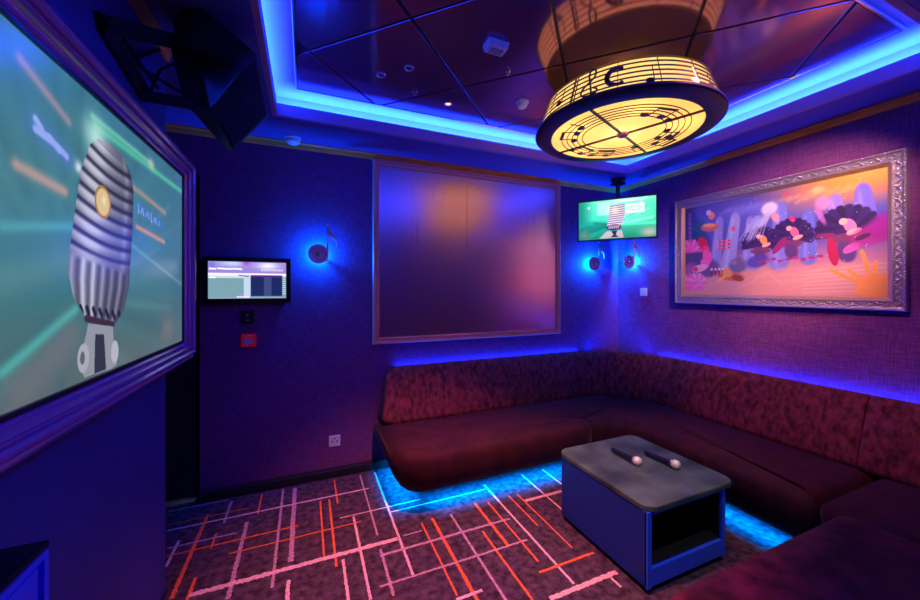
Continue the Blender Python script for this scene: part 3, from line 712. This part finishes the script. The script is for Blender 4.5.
bm = bmesh.new(); lathe(bm, [(.02, .19), (.02, .30)], T, 16); lathe(bm, [(.07, .296), (.07, .312)], T, 24); obj('stem', bm, 'lampdark', lamp)
for ang in (22, 112):
    a = math.radians(ang); dx, dy = math.cos(a), math.sin(a); bm = bmesh.new()
    prism(bm, [LC+Vector((dx*s*.43-dy*q, dy*s*.43+dx*q, -.006)) for s, q in ((-1, -.006), (1, -.006), (1, .006), (-1, .006))], (0, 0, .010)); obj('cross_bar', bm, 'lampdark', lamp)
bm = bmesh.new(); lathe(bm, [(.0001, -.022), (.02, -.018), (.036, -.006), (.038, .004)], T, 24); obj('hub', bm, 'copper', lamp, smooth=True)
for k in range(5):                              # stave rings under the lamp
    r = .232+k*.031; bm = bmesh.new(); lathe(bm, [(r, .0), (r+.0048, .0), (r+.0048, .004), (r, .004), (r, 0)], T, 72, False); obj('stave_line', bm, 'lampdark', lamp)
for k in range(5):                              # stave bands round the drum
    z = .052+k*.028; r = .508-(z-.022)*.345; bm = bmesh.new(); lathe(bm, [(r+.001, z-.0036), (r+.005, z-.0036), (r+.0042, z+.0036), (r+.001, z+.0036), (r+.001, z-.0036)], T, 96, False); obj('stave_band', bm, 'lampdark', lamp)
def onring(rad, ang, tang, h=-.003):            # point under the lamp
    a = math.radians(ang); return LC+Vector((rad*math.cos(a)-tang*math.sin(a), rad*math.sin(a)+tang*math.cos(a), h))
def disc_note(ang, r0, beam, n=2, flip=1):
    bm = bmesh.new()
    for q in range(n):
        tg = (q-(n-1)/2)*.105
        prism(bm, [onring(r0, ang, 0)+ (onring(r0+.019*math.sin(2*PI*k/12), ang, tg+.027*math.cos(2*PI*k/12))-onring(r0, ang, 0)) for k in range(12)], (0, 0, -.003))
        prism(bm, [onring(r0, ang, tg+.024*flip-.003), onring(r0+.09*flip, ang, tg+.024*flip-.003), onring(r0+.09*flip, ang, tg+.024*flip+.003), onring(r0, ang, tg+.024*flip+.003)], (0, 0, -.003))
    if beam and n > 1:
        a, b = -(n-1)/2*.105+.022*flip, (n-1)/2*.105+.030*flip
        prism(bm, [onring(r0+.074*flip, ang, a), onring(r0+.093*flip, ang, a), onring(r0+.093*flip, ang, b), onring(r0+.074*flip, ang, b)], (0, 0, -.003))
    obj('music_note', bm, 'lampdark', lamp)
for ang, r0, be, n, fl in ((-100, .25, True, 2, 1), (-72, .26, False, 1, 1), (-25, .24, True, 2, 1), (-8, .29, True, 2, 1), (25, .25, False, 1, 1), (70, .34, True, 2, -1), (103, .34, True, 2, -1), (150, .28, True, 2, 1), (175, .3, True, 1, 1)):
    disc_note(ang, r0, be, n, fl)
def ond(ang, z, off=.004):                      # point on the drum at height z above the lamp's foot
    a = math.radians(ang); r = .509-(z-.022)*.345+off; return LC+Vector((r*math.cos(a), r*math.sin(a), z))
def drumcurve(pts, r, a0, s=1):                 # pts in metres: x along the drum, z up
    bm = bmesh.new(); tube(bm, [ond(a0+math.degrees(x*s/.5), z) for x, z in pts], r, 6); return bm
CAMA = math.degrees(math.atan2(-LC.y, -LC.x))   # side of the drum that faces the viewer
def spiral(cx, cz, r0, r1, a0, a1, n=20):
    return [(cx+(r0+(r1-r0)*k/n)*math.cos(math.radians(a0+(a1-a0)*k/n)), cz+(r0+(r1-r0)*k/n)*math.sin(math.radians(a0+(a1-a0)*k/n))) for k in range(n+1)]
aT = CAMA-24
def px2drum(px, py):                            # which side of the drum a pixel falls on
    d = ray(px, py); o = Vector((0, 0, H)); best = None
    for k in range(600, 2600):
        p = o+d*(k/1000); q = p-LC; r = .509-(q.z-.022)*.345
        if math.hypot(q.x, q.y) <= r: return math.degrees(math.atan2(q.y, q.x)), q.z
    return CAMA, .09
a1 = px2drum(590, 84)[0]; a2 = px2drum(617, 76)[0]; ab = px2drum(574, 92)[0]
TC = [(.02, .30), (.10, .36), (.16, .30), (.14, .22), (.04, .17), (-.08, .20), (-.15, .30), (-.13, .44), (-.02, .56), (.08, .68), (.10, .84), (.04, .96), (-.02, .90), (-.03, .74), (.02, .50), (.06, .20), (.08, .02), (.02, -.07), (-.06, -.05), (-.06, .01)]
treble = []
for k in range(1, len(TC)-2):                   # smooth curve through the points
    for q in range(4):
        t_ = q/4.; p0, p1, p2, p3 = (Vector(TC[k+m]) for m in (-1, 0, 1, 2))
        v = .5*((2*p1)+(p2-p0)*t_+(2*p0-5*p1+4*p2-p3)*t_*t_+(3*p1-p0-3*p2+p3)*t_**3); treble.append((v.x*.27, v.y*.205))
obj('treble_clef', drumcurve(treble, .0052, a1), 'lampdark', lamp, smooth=True)
cc = spiral(0, .105, .046, .050, 65, 295, 18); obj('common_time_mark', drumcurve(cc, [.005+.009*math.sin(PI*k/18) for k in range(19)], a2), 'lampdark', lamp, smooth=True)
for x, z in ((cc[0]), (cc[-1])):
    bm = bmesh.new(); bmesh.ops.create_icosphere(bm, subdivisions=2, radius=.012, matrix=Matrix.Translation(ond(a2+math.degrees(x/.5), z, 0))); obj('note_dot', bm, 'lampdark', lamp, smooth=True)
for dx_, w_ in ((0, .006), (.018, .003)):
    bm = bmesh.new(); prism(bm, [ond(ab+math.degrees((dx_+q)/.5), z) for q, z in ((-w_, .035), (w_, .035), (w_, .185), (-w_, .185))], (ond(ab, .09, .003)-ond(ab, .09, 0))); obj('bar_line', bm, 'lampdark', lamp)
for px, py in ((657, 60), (618, 70), (690, 60), (549, 120)):
    a_ = px2drum(px, py)[0]; bm = bmesh.new(); prism(bm, [ond(a_+math.degrees(q/.5), z) for q, z in ((-.0018, .035), (.0018, .035), (.0018, .185), (-.0018, .185))], (ond(a_, .09, .003)-ond(a_, .09, 0))); obj('bar_line', bm, 'lampdark', lamp)
for px, py, mm, up in ((650, 82, 'lampdark', 1), (694, 81, 'copper', 1), (560, 104, 'lampdark', 1), (712, 92, 'lampdark', 1)):
    a_, z_ = px2drum(px, py); z_ = max(.045, z_); bm = bmesh.new()
    prism(bm, [ond(a_+math.degrees(.021*math.cos(2*PI*k/14)/.5), z_+.014*math.sin(2*PI*k/14)) for k in range(14)], ond(a_, z_, .007)-ond(a_, z_, 0))
    prism(bm, [ond(a_+math.degrees(q/.5), z_+zq) for q, zq in ((.017, 0), (.021, 0), (.021, .085), (.017, .085))], ond(a_, z_, .003)-ond(a_, z_, 0))
    obj('music_note', bm, mm, lamp)
point('lamp_bulb', LC+Vector((0, 0, .085)), 20, (1, .92, .80), .05)
for k in range(5):
    a = 2*PI*k/5+.4; point('lamp_bulb', LC+Vector((.30*math.cos(a), .30*math.sin(a), .085)), .9, (1, .66, .28), .04)

# ---- corner television on a ceiling mount
ct = thing('television', 'small screen hung from the ceiling in the far corner, showing a microphone', 'television', (2.87, 2.72, 2.55))
Lp = Vector((2.424, 2.773)); Rp = Vector((2.843, 2.269)); ex = (Rp-Lp).normalized(); ctr = (Lp+Rp)/2; nb = Vector((-ex.y, ex.x))   # nb points to the corner
if nb.dot(Vector((3.17, 3.0))-ctr) < 0: nb = -nb
tw, tz0, tz1 = (Rp-Lp).length, 1.917, 2.279
def Pt(u, v, h): q = Lp+ex*u-nb*h; return Vector((q.x, q.y, tz0+v))
bm = bmesh.new(); picture_frame(bm, lambda u, v, h: Pt(u-.014, v-.014, h), tw+.028, tz1-tz0+.028, [(0, -.03), (0, .004), (.012, .004), (.014, -.002), (.014, -.03)]); obj('bezel', bm, 'black', ct)
bm = bmesh.new(); prism(bm, [Pt(-.01, -.01, -.012), Pt(tw+.01, -.01, -.012), Pt(tw+.01, tz1-tz0+.01, -.012), Pt(-.01, tz1-tz0+.01, -.012)], (nb.x*.035, nb.y*.035, 0)); obj('housing', bm, 'black', ct)
bm = bmesh.new(); mp_ = Vector((2.87, 2.72)); mid = ctr+nb*.05
lathe(bm, [(.07, 2.53), (.07, 2.5495), (.03, 2.5495), (.03, 2.53)], Matrix.Translation((mp_.x, mp_.y, 0)), 20)
lathe(bm, [(.045, 2.49), (.045, 2.53)], Matrix.Translation((mp_.x, mp_.y, 0)), 20)
tube(bm, [(mp_.x, mp_.y, 2.535), (mp_.x, mp_.y, 2.12), ], .019, 12)
tube(bm, [(mp_.x, mp_.y, 2.14), (mid.x, mid.y, 2.12)], .016, 10)
box(bm, (mp_.x-.05, mp_.y-.05, 2.49), (mp_.x+.05, mp_.y+.05, 2.51)); obj('ceiling_mount', bm, 'black', ct)
cv = Canvas(330, 186, (40, 190, 140))
cv.grad([(0, (20, 120, 90)), (.5, (60, 205, 160)), (1, (90, 215, 180))]); cv.mix(np.clip((.2-cv.u)*6, 0, 1), (10, 110, 60), .8)
for k in range(40):
    a = rng.uniform(-.2, .9)+(PI if k % 2 else 0); l0 = rng.uniform(.1, .4); l1 = l0+rng.uniform(.3, .9)
    cv.line(.48+math.cos(a)*l0/cv.asp, .35+math.sin(a)*l0, .48+math.cos(a)*l1/cv.asp, .35+math.sin(a)*l1, rng.uniform(.008, .04), [(150, 255, 220), (20, 150, 105), (90, 240, 190), (10, 110, 80)][k % 4], .6, 2)
cv.ell(.65, .95, .5, .07, (235, 255, 245), .9, 0, 2); cv.poly([(.25, .95), (.42, .95), (.42, .62), (.25, .62)], (190, 250, 225), .7); cv.ell(.14, .84, .04, .05, (240, 255, 250), .9, 0, 2)
cv.poly([(.62, .86), (.86, .86), (.86, .62), (.62, .62)], (215, 250, 235), .9); cv.ell(.74, .74, .15, .05, (60, 120, 110), .9, 0, .3); cv.ell(.74, .74, .14, .035, (230, 252, 242), 1, 0, .3)
for k in range(8): cv.line(.68+.016*k, .73, .685+.016*k, .755, .006, (70, 120, 120), .9)
cv.ell(.92, .12, .28, .17, (200, 170, 165), .8, 0, 2); cv.poly([(.38, .02), (.28, .02), (.38, .2), (.58, .2), (.6, .02)], (215, 170, 175), .8); cv.ell(.08, .12, .2, .16, (130, 120, 80), .7, 0, 2)
cv.ell(.48, .72, .2, .3, (250, 240, 245), .7, 0, 2)
cv.poly([(.43, .86), (.60, .86), (.62, .6), (.57, .28), (.38, .28), (.41, .55)], (178, 160, 182))
for k in range(9): v = .84-.055*k; cv.line(.425-.004*k, v-.01, .61-.003*k, v+.005, .011, (100, 86, 116), .8, .5); cv.line(.425-.004*k, v-.032, .61-.003*k, v-.016, .008, (232, 214, 228), .9, .6)
cv.ell(.475, .29, .17, .075, (52, 36, 56), 1, 0, .3)
for k in range(6): cv.line(.41+.024*k, .27, .42+.024*k, .33, .014, (210, 150, 170), .9, .5)
cv.poly([(.44, .2), (.52, .2), (.50, .1), (.54, .04), (.43, .04), (.47, .1)], (40, 30, 45)); cv.ell(.49, .72, .12, .12, (255, 214, 190), .8, 0, 2)
cv.build('screen', lambda u, v: Pt(tw*u, (tz1-tz0)*v, -.002), canvas_mat('corner_screen_image', 1.5), ct)

# ---- song selection screen on the back wall
ks = thing('wall_screen', 'small black touch screen with song list on the back wall', 'screen', (-.376, D, 1.34))
kx0, kx1, kz0, kz1 = -.650, -.104, 1.352, 1.674
obj('housing', B(((kx0+.02, D-.030, kz0+.02), (kx1-.02, D, kz1-.02))), 'black', ks)
bm = bmesh.new(); picture_frame(bm, lambda u, v, h: Vector((kx0+u, D-h, kz0+v)), kx1-kx0, kz1-kz0, [(0, .01), (0, .046), (.030, .046), (.032, .040), (.032, .01)]); obj('bezel', bm, 'black', ks, bevel=.002)
cv = Canvas(300, 170, (120, 150, 165))
cv.mix((cv.v > .66).astype(float), (150, 130, 210)); cv.ell(.30, .95, .4, .12, (200, 225, 250), .8, 0, 2); cv.ell(.75, .9, .35, .14, (240, 246, 255), .95, 0, 2); cv.ell(.47, .97, .12, .1, (150, 60, 190), .8, 0, 2); cv.ell(.05, .9, .1, .1, (90, 110, 220), .7, 0, 2)
for x, w2 in ((.02, .07), (.12, .12), (.26, .03), (.31, .10)): cv.line(x, .80+rng.uniform(-.01, .01), x+w2, .795, .022, (250, 250, 255), .95, .5)
for k in range(9): cv.line(.67+.033*k, .76, .685+.033*k, .80, .012, (250, 235, 250), .9, .6)
cv.mix(((cv.v < .69) & (cv.v > .62)).astype(float), (240, 235, 250)); cv.mix(((cv.v < .62) & (cv.u < .44)).astype(float), (118, 156, 168)); cv.mix(((cv.v < .62) & (cv.v > .55) & (cv.u < .44)).astype(float), (196, 214, 226))
cv.line(.02, .565, .08, .565, .02, (255, 255, 255), .9)
cv.mix(((cv.v < .64) & (cv.u > .44) & (cv.u < .525)).astype(float), (190, 205, 228)); cv.line(.38, .63, .50, .60, .012, (60, 60, 90), .9, .6); cv.mix(((cv.v < .64) & (cv.v > .06) & (cv.u > .53) & (cv.u < .945)).astype(float), (26, 38, 92)); cv.mix(((cv.v < .60) & (cv.v > .06) & (cv.u > .70) & (cv.u < .80)).astype(float), (60, 70, 124)); cv.mix(((cv.v < .64) & (cv.v > .58) & (cv.u > .53) & (cv.u < .945)).astype(float), (90, 40, 120))
for k in range(9): cv.line(.962, .60-.06*k, .985, .60-.06*k, .012, (220, 225, 245), .9, .5)
cv.line(.36, .045, .50, .045, .02, (240, 220, 250), .9, .5)
cv.mix((cv.v < .02).astype(float), (170, 180, 200))
cv.build('screen', lambda u, v: Vector((kx0+.032+(kx1-kx0-.064)*u, D-.041, kz0+.032+(kz1-kz0-.064)*v)), canvas_mat('song_list_image', 1.15), ks)

# ---- music note wall lights
def note_light(label, c, ex_, nrm, power):
    """ex_ points to the viewer's right along the wall, nrm out of the wall"""
    c = Vector(c); ex_ = Vector(ex_); nrm = Vector(nrm)
    o = thing('wall_light', label, 'wall light', c, 'music note wall lights')
    def Q(x, z, d): return c+ex_*x+Vector((0, 0, z))+nrm*d
    mt = Matrix((ex_, Vector((0, 0, 1)), nrm)).transposed().to_4x4(); mt.translation = c
    bm = bmesh.new(); lathe(bm, [(.052, .052), (.062, .048), (.072, .052), (.074, .060), (.070, .068), (.060, .070), (.053, .064), (.052, .052)], mt, 40, False); obj('rim', bm, 'copper', o, smooth=True)
    bm = bmesh.new(); lathe(bm, [(.0001, .056), (.030, .056), (.052, .060), (.052, .054), (.0001, .050)], mt, 32, False); obj('dish', bm, 'copper', o, smooth=True)
    bm = bmesh.new(); lathe(bm, [(.0001, .082), (.010, .080), (.018, .072), (.021, .060), (.021, .054)], mt, 24, False); obj('button', bm, 'chrome', o, smooth=True)
    bm = bmesh.new(); lathe(bm, [(.005, .0), (.005, .052)], mt @ Matrix.Translation((.035, -.025, 0)), 12); obj('bracket', bm, 'copper', o)
    bm = bmesh.new(); tube(bm, [Q(.064, .0, .060), Q(.066, .12, .060), Q(.067, .222, .060)], .0075, 10)
    bmesh.ops.create_icosphere(bm, subdivisions=2, radius=.010, matrix=Matrix.Translation(Q(.067, .226, .060))); obj('stem', bm, 'copper', o, smooth=True)
    fl = [(.070, .215), (.080, .185), (.104, .160), (.130, .132), (.140, .100), (.136, .068), (.126, .050), (.128, .086), (.118, .112), (.094, .132), (.070, .146)]
    bm = bmesh.new(); prism(bm, [Q(x, z, .056) for x, z in fl], nrm*.008); obj('flag', bm, 'copper', o, bevel=.001)
    point('note_glow', Q(0, 0, .034), power, (0.0, .10, 1.0), .012)
    return o
note_light('copper music note light beside the song screen, glowing blue', (.086, D, 1.716), (1, 0, 0), (0, -1, 0), 50.0)
note_light('copper music note light left of the far corner, under the small screen', (2.775, D, 1.715), (1, 0, 0), (0, -1, 0), 75.0)
note_light('copper music note light right of the far corner, near the framed picture', (R, 2.803, 1.734), (0, -1, 0), (-1, 0, 0), 70.0)

# ---- hung loudspeaker on its bracket, upper left
sp = thing('loudspeaker', 'large black loudspeaker on an arm bracket high above the framed screen', 'loudspeaker', (-.35, 1.7, 2.2))
bm = bmesh.new()
CR = dict(A=(209, 107, 1.50), B=(256, 52, 1.62), C=(269, 116, 1.70), Dd=(233, 151, 1.58), E=(183, 101, 1.56), Ff=(227, 151, 1.60), G=(229, 30, 1.60), Hh=(188, 14, 1.46), I=(168, 40, 1.50))
for k, (x, y, d_) in CR.items():
    p = at(x, y, D=d_); p.z = min(p.z, 2.535); bm.verts.new(p)
r = bmesh.ops.convex_hull(bm, input=bm.verts[:]); bmesh.ops.delete(bm, geom=[v for v in bm.verts if not v.link_faces], context='VERTS')
obj('cabinet', bm, 'black', sp, bevel=.006)
bm = bmesh.new(); q = [at(*CR[k][:2], D=CR[k][2]-.004) for k in ('A', 'B', 'C', 'Dd')]; cc_ = sum(q, Vector())/4
prism(bm, [cc_+(p-cc_)*.9 for p in q], ray(240, 105)*-.006); obj('grille', bm, 'blackm', sp)
def bar(bm, a, b, r): tube(bm, [at(*a[:2], D=a[2]), at(*b[:2], D=b[2])], r, 6)
def wl(px, py): return at(px, py, X=-.592)
bm = bmesh.new()
for a, b, r in ((wl(98, 22), at(178, 42, D=1.50), .030), (wl(140, 95), at(192, 104, D=1.52), .022), (wl(103, 30), wl(143, 95), .022)): tube(bm, [a, b], r, 6)
arm = obj('arm', bm, 'blackm', sp)
bm = bmesh.new()
for a, b, r in ((wl(118, 42), wl(150, 92), .008), (wl(124, 40), wl(158, 88), .006), (wl(112, 50), at(180, 92, D=1.5), .006), (wl(122, 62), wl(160, 50), .006)): tube(bm, [a, b], r, 6)
tube(bm, [at(150, 92, D=1.42), at(160, 70, D=1.35), at(182, 60, D=1.45), at(190, 70, D=1.5)], .005, 6)
obj('cable', bm, 'blackm', arm)
bm = bmesh.new(); prism(bm, [at(x_, y_, D=1.42) for x_, y_ in ((176, 44), (173, 22), (188, 4), (199, 6), (252, 50), (226, 62))], ray(215, 40)*.10); obj('yoke', bm, 'blackm', sp)

# ---- small ceiling and wall fittings
def on_ceiling(x, y, prof, z=ZC-.006, n=32):
    bm = bmesh.new(); lathe(bm, [(r, -h) for r, h in prof], Matrix.Translation((x, y, z)), n); return bm
p = at(522, 101, Z=ZC); o = thing('smoke_detector', 'round white smoke detector on the ceiling left of the round lamp', 'smoke detector', p)
obj('base', on_ceiling(p.x, p.y, [(.045, 0), (.045, .012), (.040, .016)]), 'white', o, smooth=False)
obj('sensor_cap', on_ceiling(p.x, p.y, [(.034, .016), (.034, .030), (.026, .040), (.010, .042)]), 'white', o)
p = at(293, 138, Z=ZS); p.y = min(p.y, D-.10); o = thing('smoke_detector', 'white dome detector under the soffit above the left back wall', 'smoke detector', (p.x, p.y, ZS))
obj('base', on_ceiling(p.x, p.y, [(.055, 0), (.055, .010), (.050, .014)], ZS), 'white', o); obj('dome', on_ceiling(p.x, p.y, [(.048, .014), (.046, .030), (.034, .045), (.012, .050)], ZS), 'white', o, smooth=True)
p = at(496, 43, Z=ZC); o = thing('alarm_speaker', 'white boxy alarm unit on the ceiling panel left of the lamp reflection', 'alarm', p)
bm = bmesh.new(); c0 = Vector((p.x, p.y, ZC-.006)); A1 = Vector((.70, -.714, 0)); A2 = Vector((.714, .70, 0)); A1 = Vector((1, 0, 0)); A2 = Vector((0, 1, 0))
lo = [c0+A1*a*.060+A2*b*.040 for a, b in ((-1, -1), (1, -1), (1, 1), (-1, 1))]; v0 = [bm.verts.new(q) for q in lo]; v1 = [bm.verts.new(c0+(q-c0)*.86+Vector((0, 0, -.035))) for q in lo]
bm.faces.new(v0); bm.faces.new(v1[::-1])
for i in range(4): bm.faces.new((v0[i], v0[(i+1) % 4], v1[(i+1) % 4], v1[i]))
obj('housing', bm, 'white', o, bevel=.004)
obj('lens', B((c0+Vector((-.035, -.018, -.042)), c0+Vector((.035, .018, -.034)))), 'grey', o)
def downlight(x, y, label, lit):
    o = thing('downlight', label, 'downlight', (x, y, ZC), 'downlights in the ceiling panels')
    bm = bmesh.new(); lathe(bm, [(.017, 0), (.029, 0), (.029, .004), (.025, .007), (.019, .004), (.017, 0)], Matrix.Translation((x, y, ZC-.006)) @ Matrix.Rotation(PI, 4, 'X'), 28, False); obj('rim', bm, 'chrome', o, smooth=True)
    obj('bulb', on_ceiling(x, y, [(.0168, 0), (.014, .003)]), 'bulb' if lit else 'black', o)
downlight(.892, 2.31, 'small lit orange downlight in the ceiling panel near the back wall', True)
downlight(.407, 2.153, 'small unlit downlight on the blue ceiling panel, left one of a pair', False)
downlight(.542, 2.023, 'small unlit downlight on the blue ceiling panel, right one of a pair', False)
tag(obj('sprinkler', on_ceiling(*at(508, 70, Z=ZC).xy, [(.014, 0), (.014, .006), (.006, .010), (.006, .020), (.012, .022)], n=16), 'chrome'), 'tiny metal sprinkler head on the ceiling left of the round lamp', 'sprinkler', 'small sprinkler heads on the ceiling')
tag(obj('sprinkler', on_ceiling(.64, 2.242, [(.016, 0), (.016, .006), (.007, .010), (.007, .022), (.012, .024)], n=16), 'chrome'), 'tiny metal sprinkler head on the blue ceiling panel beside two downlights', 'sprinkler', 'small sprinkler heads on the ceiling')
o = thing('ceiling_vent', 'dark grille box under the soffit above the loudspeaker', 'vent', (-.38, 1.28, ZS))
obj('housing', B(((-.46, 1.22, ZS-.035), (-.30, 1.40, ZS))), 'black', o); obj('grille', B(*[((-.45, 1.235+.018*k, ZS-.040), (-.31, 1.243+.018*k, ZS-.035)) for k in range(9)]), 'grey', o)

def plate(name, label, cat, c, ax, nrm, w_, h_, d_, m):
    o = thing(name, label, cat, c); c = Vector(c); ax = Vector(ax); nrm = Vector(nrm); bm = bmesh.new()
    prism(bm, [c+ax*a*w_/2+Vector((0, 0, b*h_/2)) for a, b in ((-1, -1), (1, -1), (1, 1), (-1, 1))], nrm*d_); obj('plate', bm, m, o, bevel=.003); return o
def part_box(o, name, c, ax, nrm, x, z, w_, h_, d0, d1, m):
    c = Vector(c); ax = Vector(ax); nrm = Vector(nrm); bm = bmesh.new()
    prism(bm, [c+ax*(x+a*w_/2)+Vector((0, 0, z+b*h_/2))+nrm*d0 for a, b in ((-1, -1), (1, -1), (1, 1), (-1, 1))], nrm*(d1-d0)); return obj(name, bm, m, o)
BX, BN = (1, 0, 0), (0, -1, 0); RX, RN = (0, -1, 0), (-1, 0, 0)
c = (-.388, D, 1.249); o = plate('light_switch', 'small black switch plate under the song screen', 'switch', c, BX, BN, .085, .095, .010, 'black')
part_box(o, 'button', c, BX, BN, 0, .012, .016, .016, .010, .013, 'grey'); part_box(o, 'button', c, BX, BN, 0, -.024, .026, .008, .010, .012, 'grey')
c = (-.379, D, 1.082); o = plate('fire_alarm', 'small red fire alarm call point below the black switch', 'fire alarm', c, BX, BN, .092, .088, .035, 'red')
part_box(o, 'press_panel', c, BX, BN, 0, -.005, .062, .036, .035, .038, 'white')
part_box(o, 'label_strip', c, BX, BN, 0, .036, .05, .008, .035, .036, 'white'); part_box(o, 'label_strip', c, BX, BN, -.02, -.040, .03, .006, .035, .036, 'white')
c = (.205, D, .262); o = plate('wall_socket', 'white wall socket low on the back wall beside the sofa', 'socket', c, BX, BN, .085, .085, .010, 'white')
for x in (-.018, .018): part_box(o, 'socket_hole', c, BX, BN, x, -.004, .008, .016, .009, .011, 'black')
part_box(o, 'socket_hole', c, BX, BN, 0, .020, .010, .010, .009, .011, 'black')
c = (R, 2.668, 1.419); o = plate('light_switch', 'white switch plate on the right wall beside the picture', 'switch', c, RX, RN, .08, .08, .010, 'white')
part_box(o, 'button', c, RX, RN, 0, 0, .045, .055, .010, .014, 'white')

# ---- microphones on the table
def microphone(label, tail, head):
    t_ = Vector((*tail, .4405)); h_ = Vector((*head, .4455)); d_ = (h_-t_).normalized()
    o = thing('microphone', label, 'microphone', ((t_.x+h_.x)/2, (t_.y+h_.y)/2, .42), 'black microphones on the coffee table')
    mt = d_.to_track_quat('Z', 'Y').to_matrix().to_4x4(); mt.translation = t_; L = (h_-t_).length
    bm = bmesh.new(); lathe(bm, [(.010, 0), (.0125, .006), (.0135, .05), (.017, L*.70), (.021, L*.78), (.0225, L*.80)], mt, 20); obj('handle', bm, 'black', o, smooth=True)
    bm = bmesh.new(); lathe(bm, [(.0235, L*.80), (.0245, L*.82), (.0235, L*.84)], mt, 20); obj('collar', bm, 'chrome', o, smooth=True)
    bm = bmesh.new(); lathe(bm, [(.022, L*.84), (.025, L*.88), (.0255, L*.93), (.022, L*.98), (.013, L*1.01), (.0005, L*1.02)], mt, 20); obj('head', bm, 'silver', o, smooth=True)
microphone('black microphone with silver head on the table, left one nearer the wide edge', at(612, 449, Z=.44).xy, at(640, 462.5, Z=.445).xy)
microphone('black microphone with silver head on the table, right one nearer the sofa', at(645, 452, Z=.44).xy, at(679, 466, Z=.445).xy)
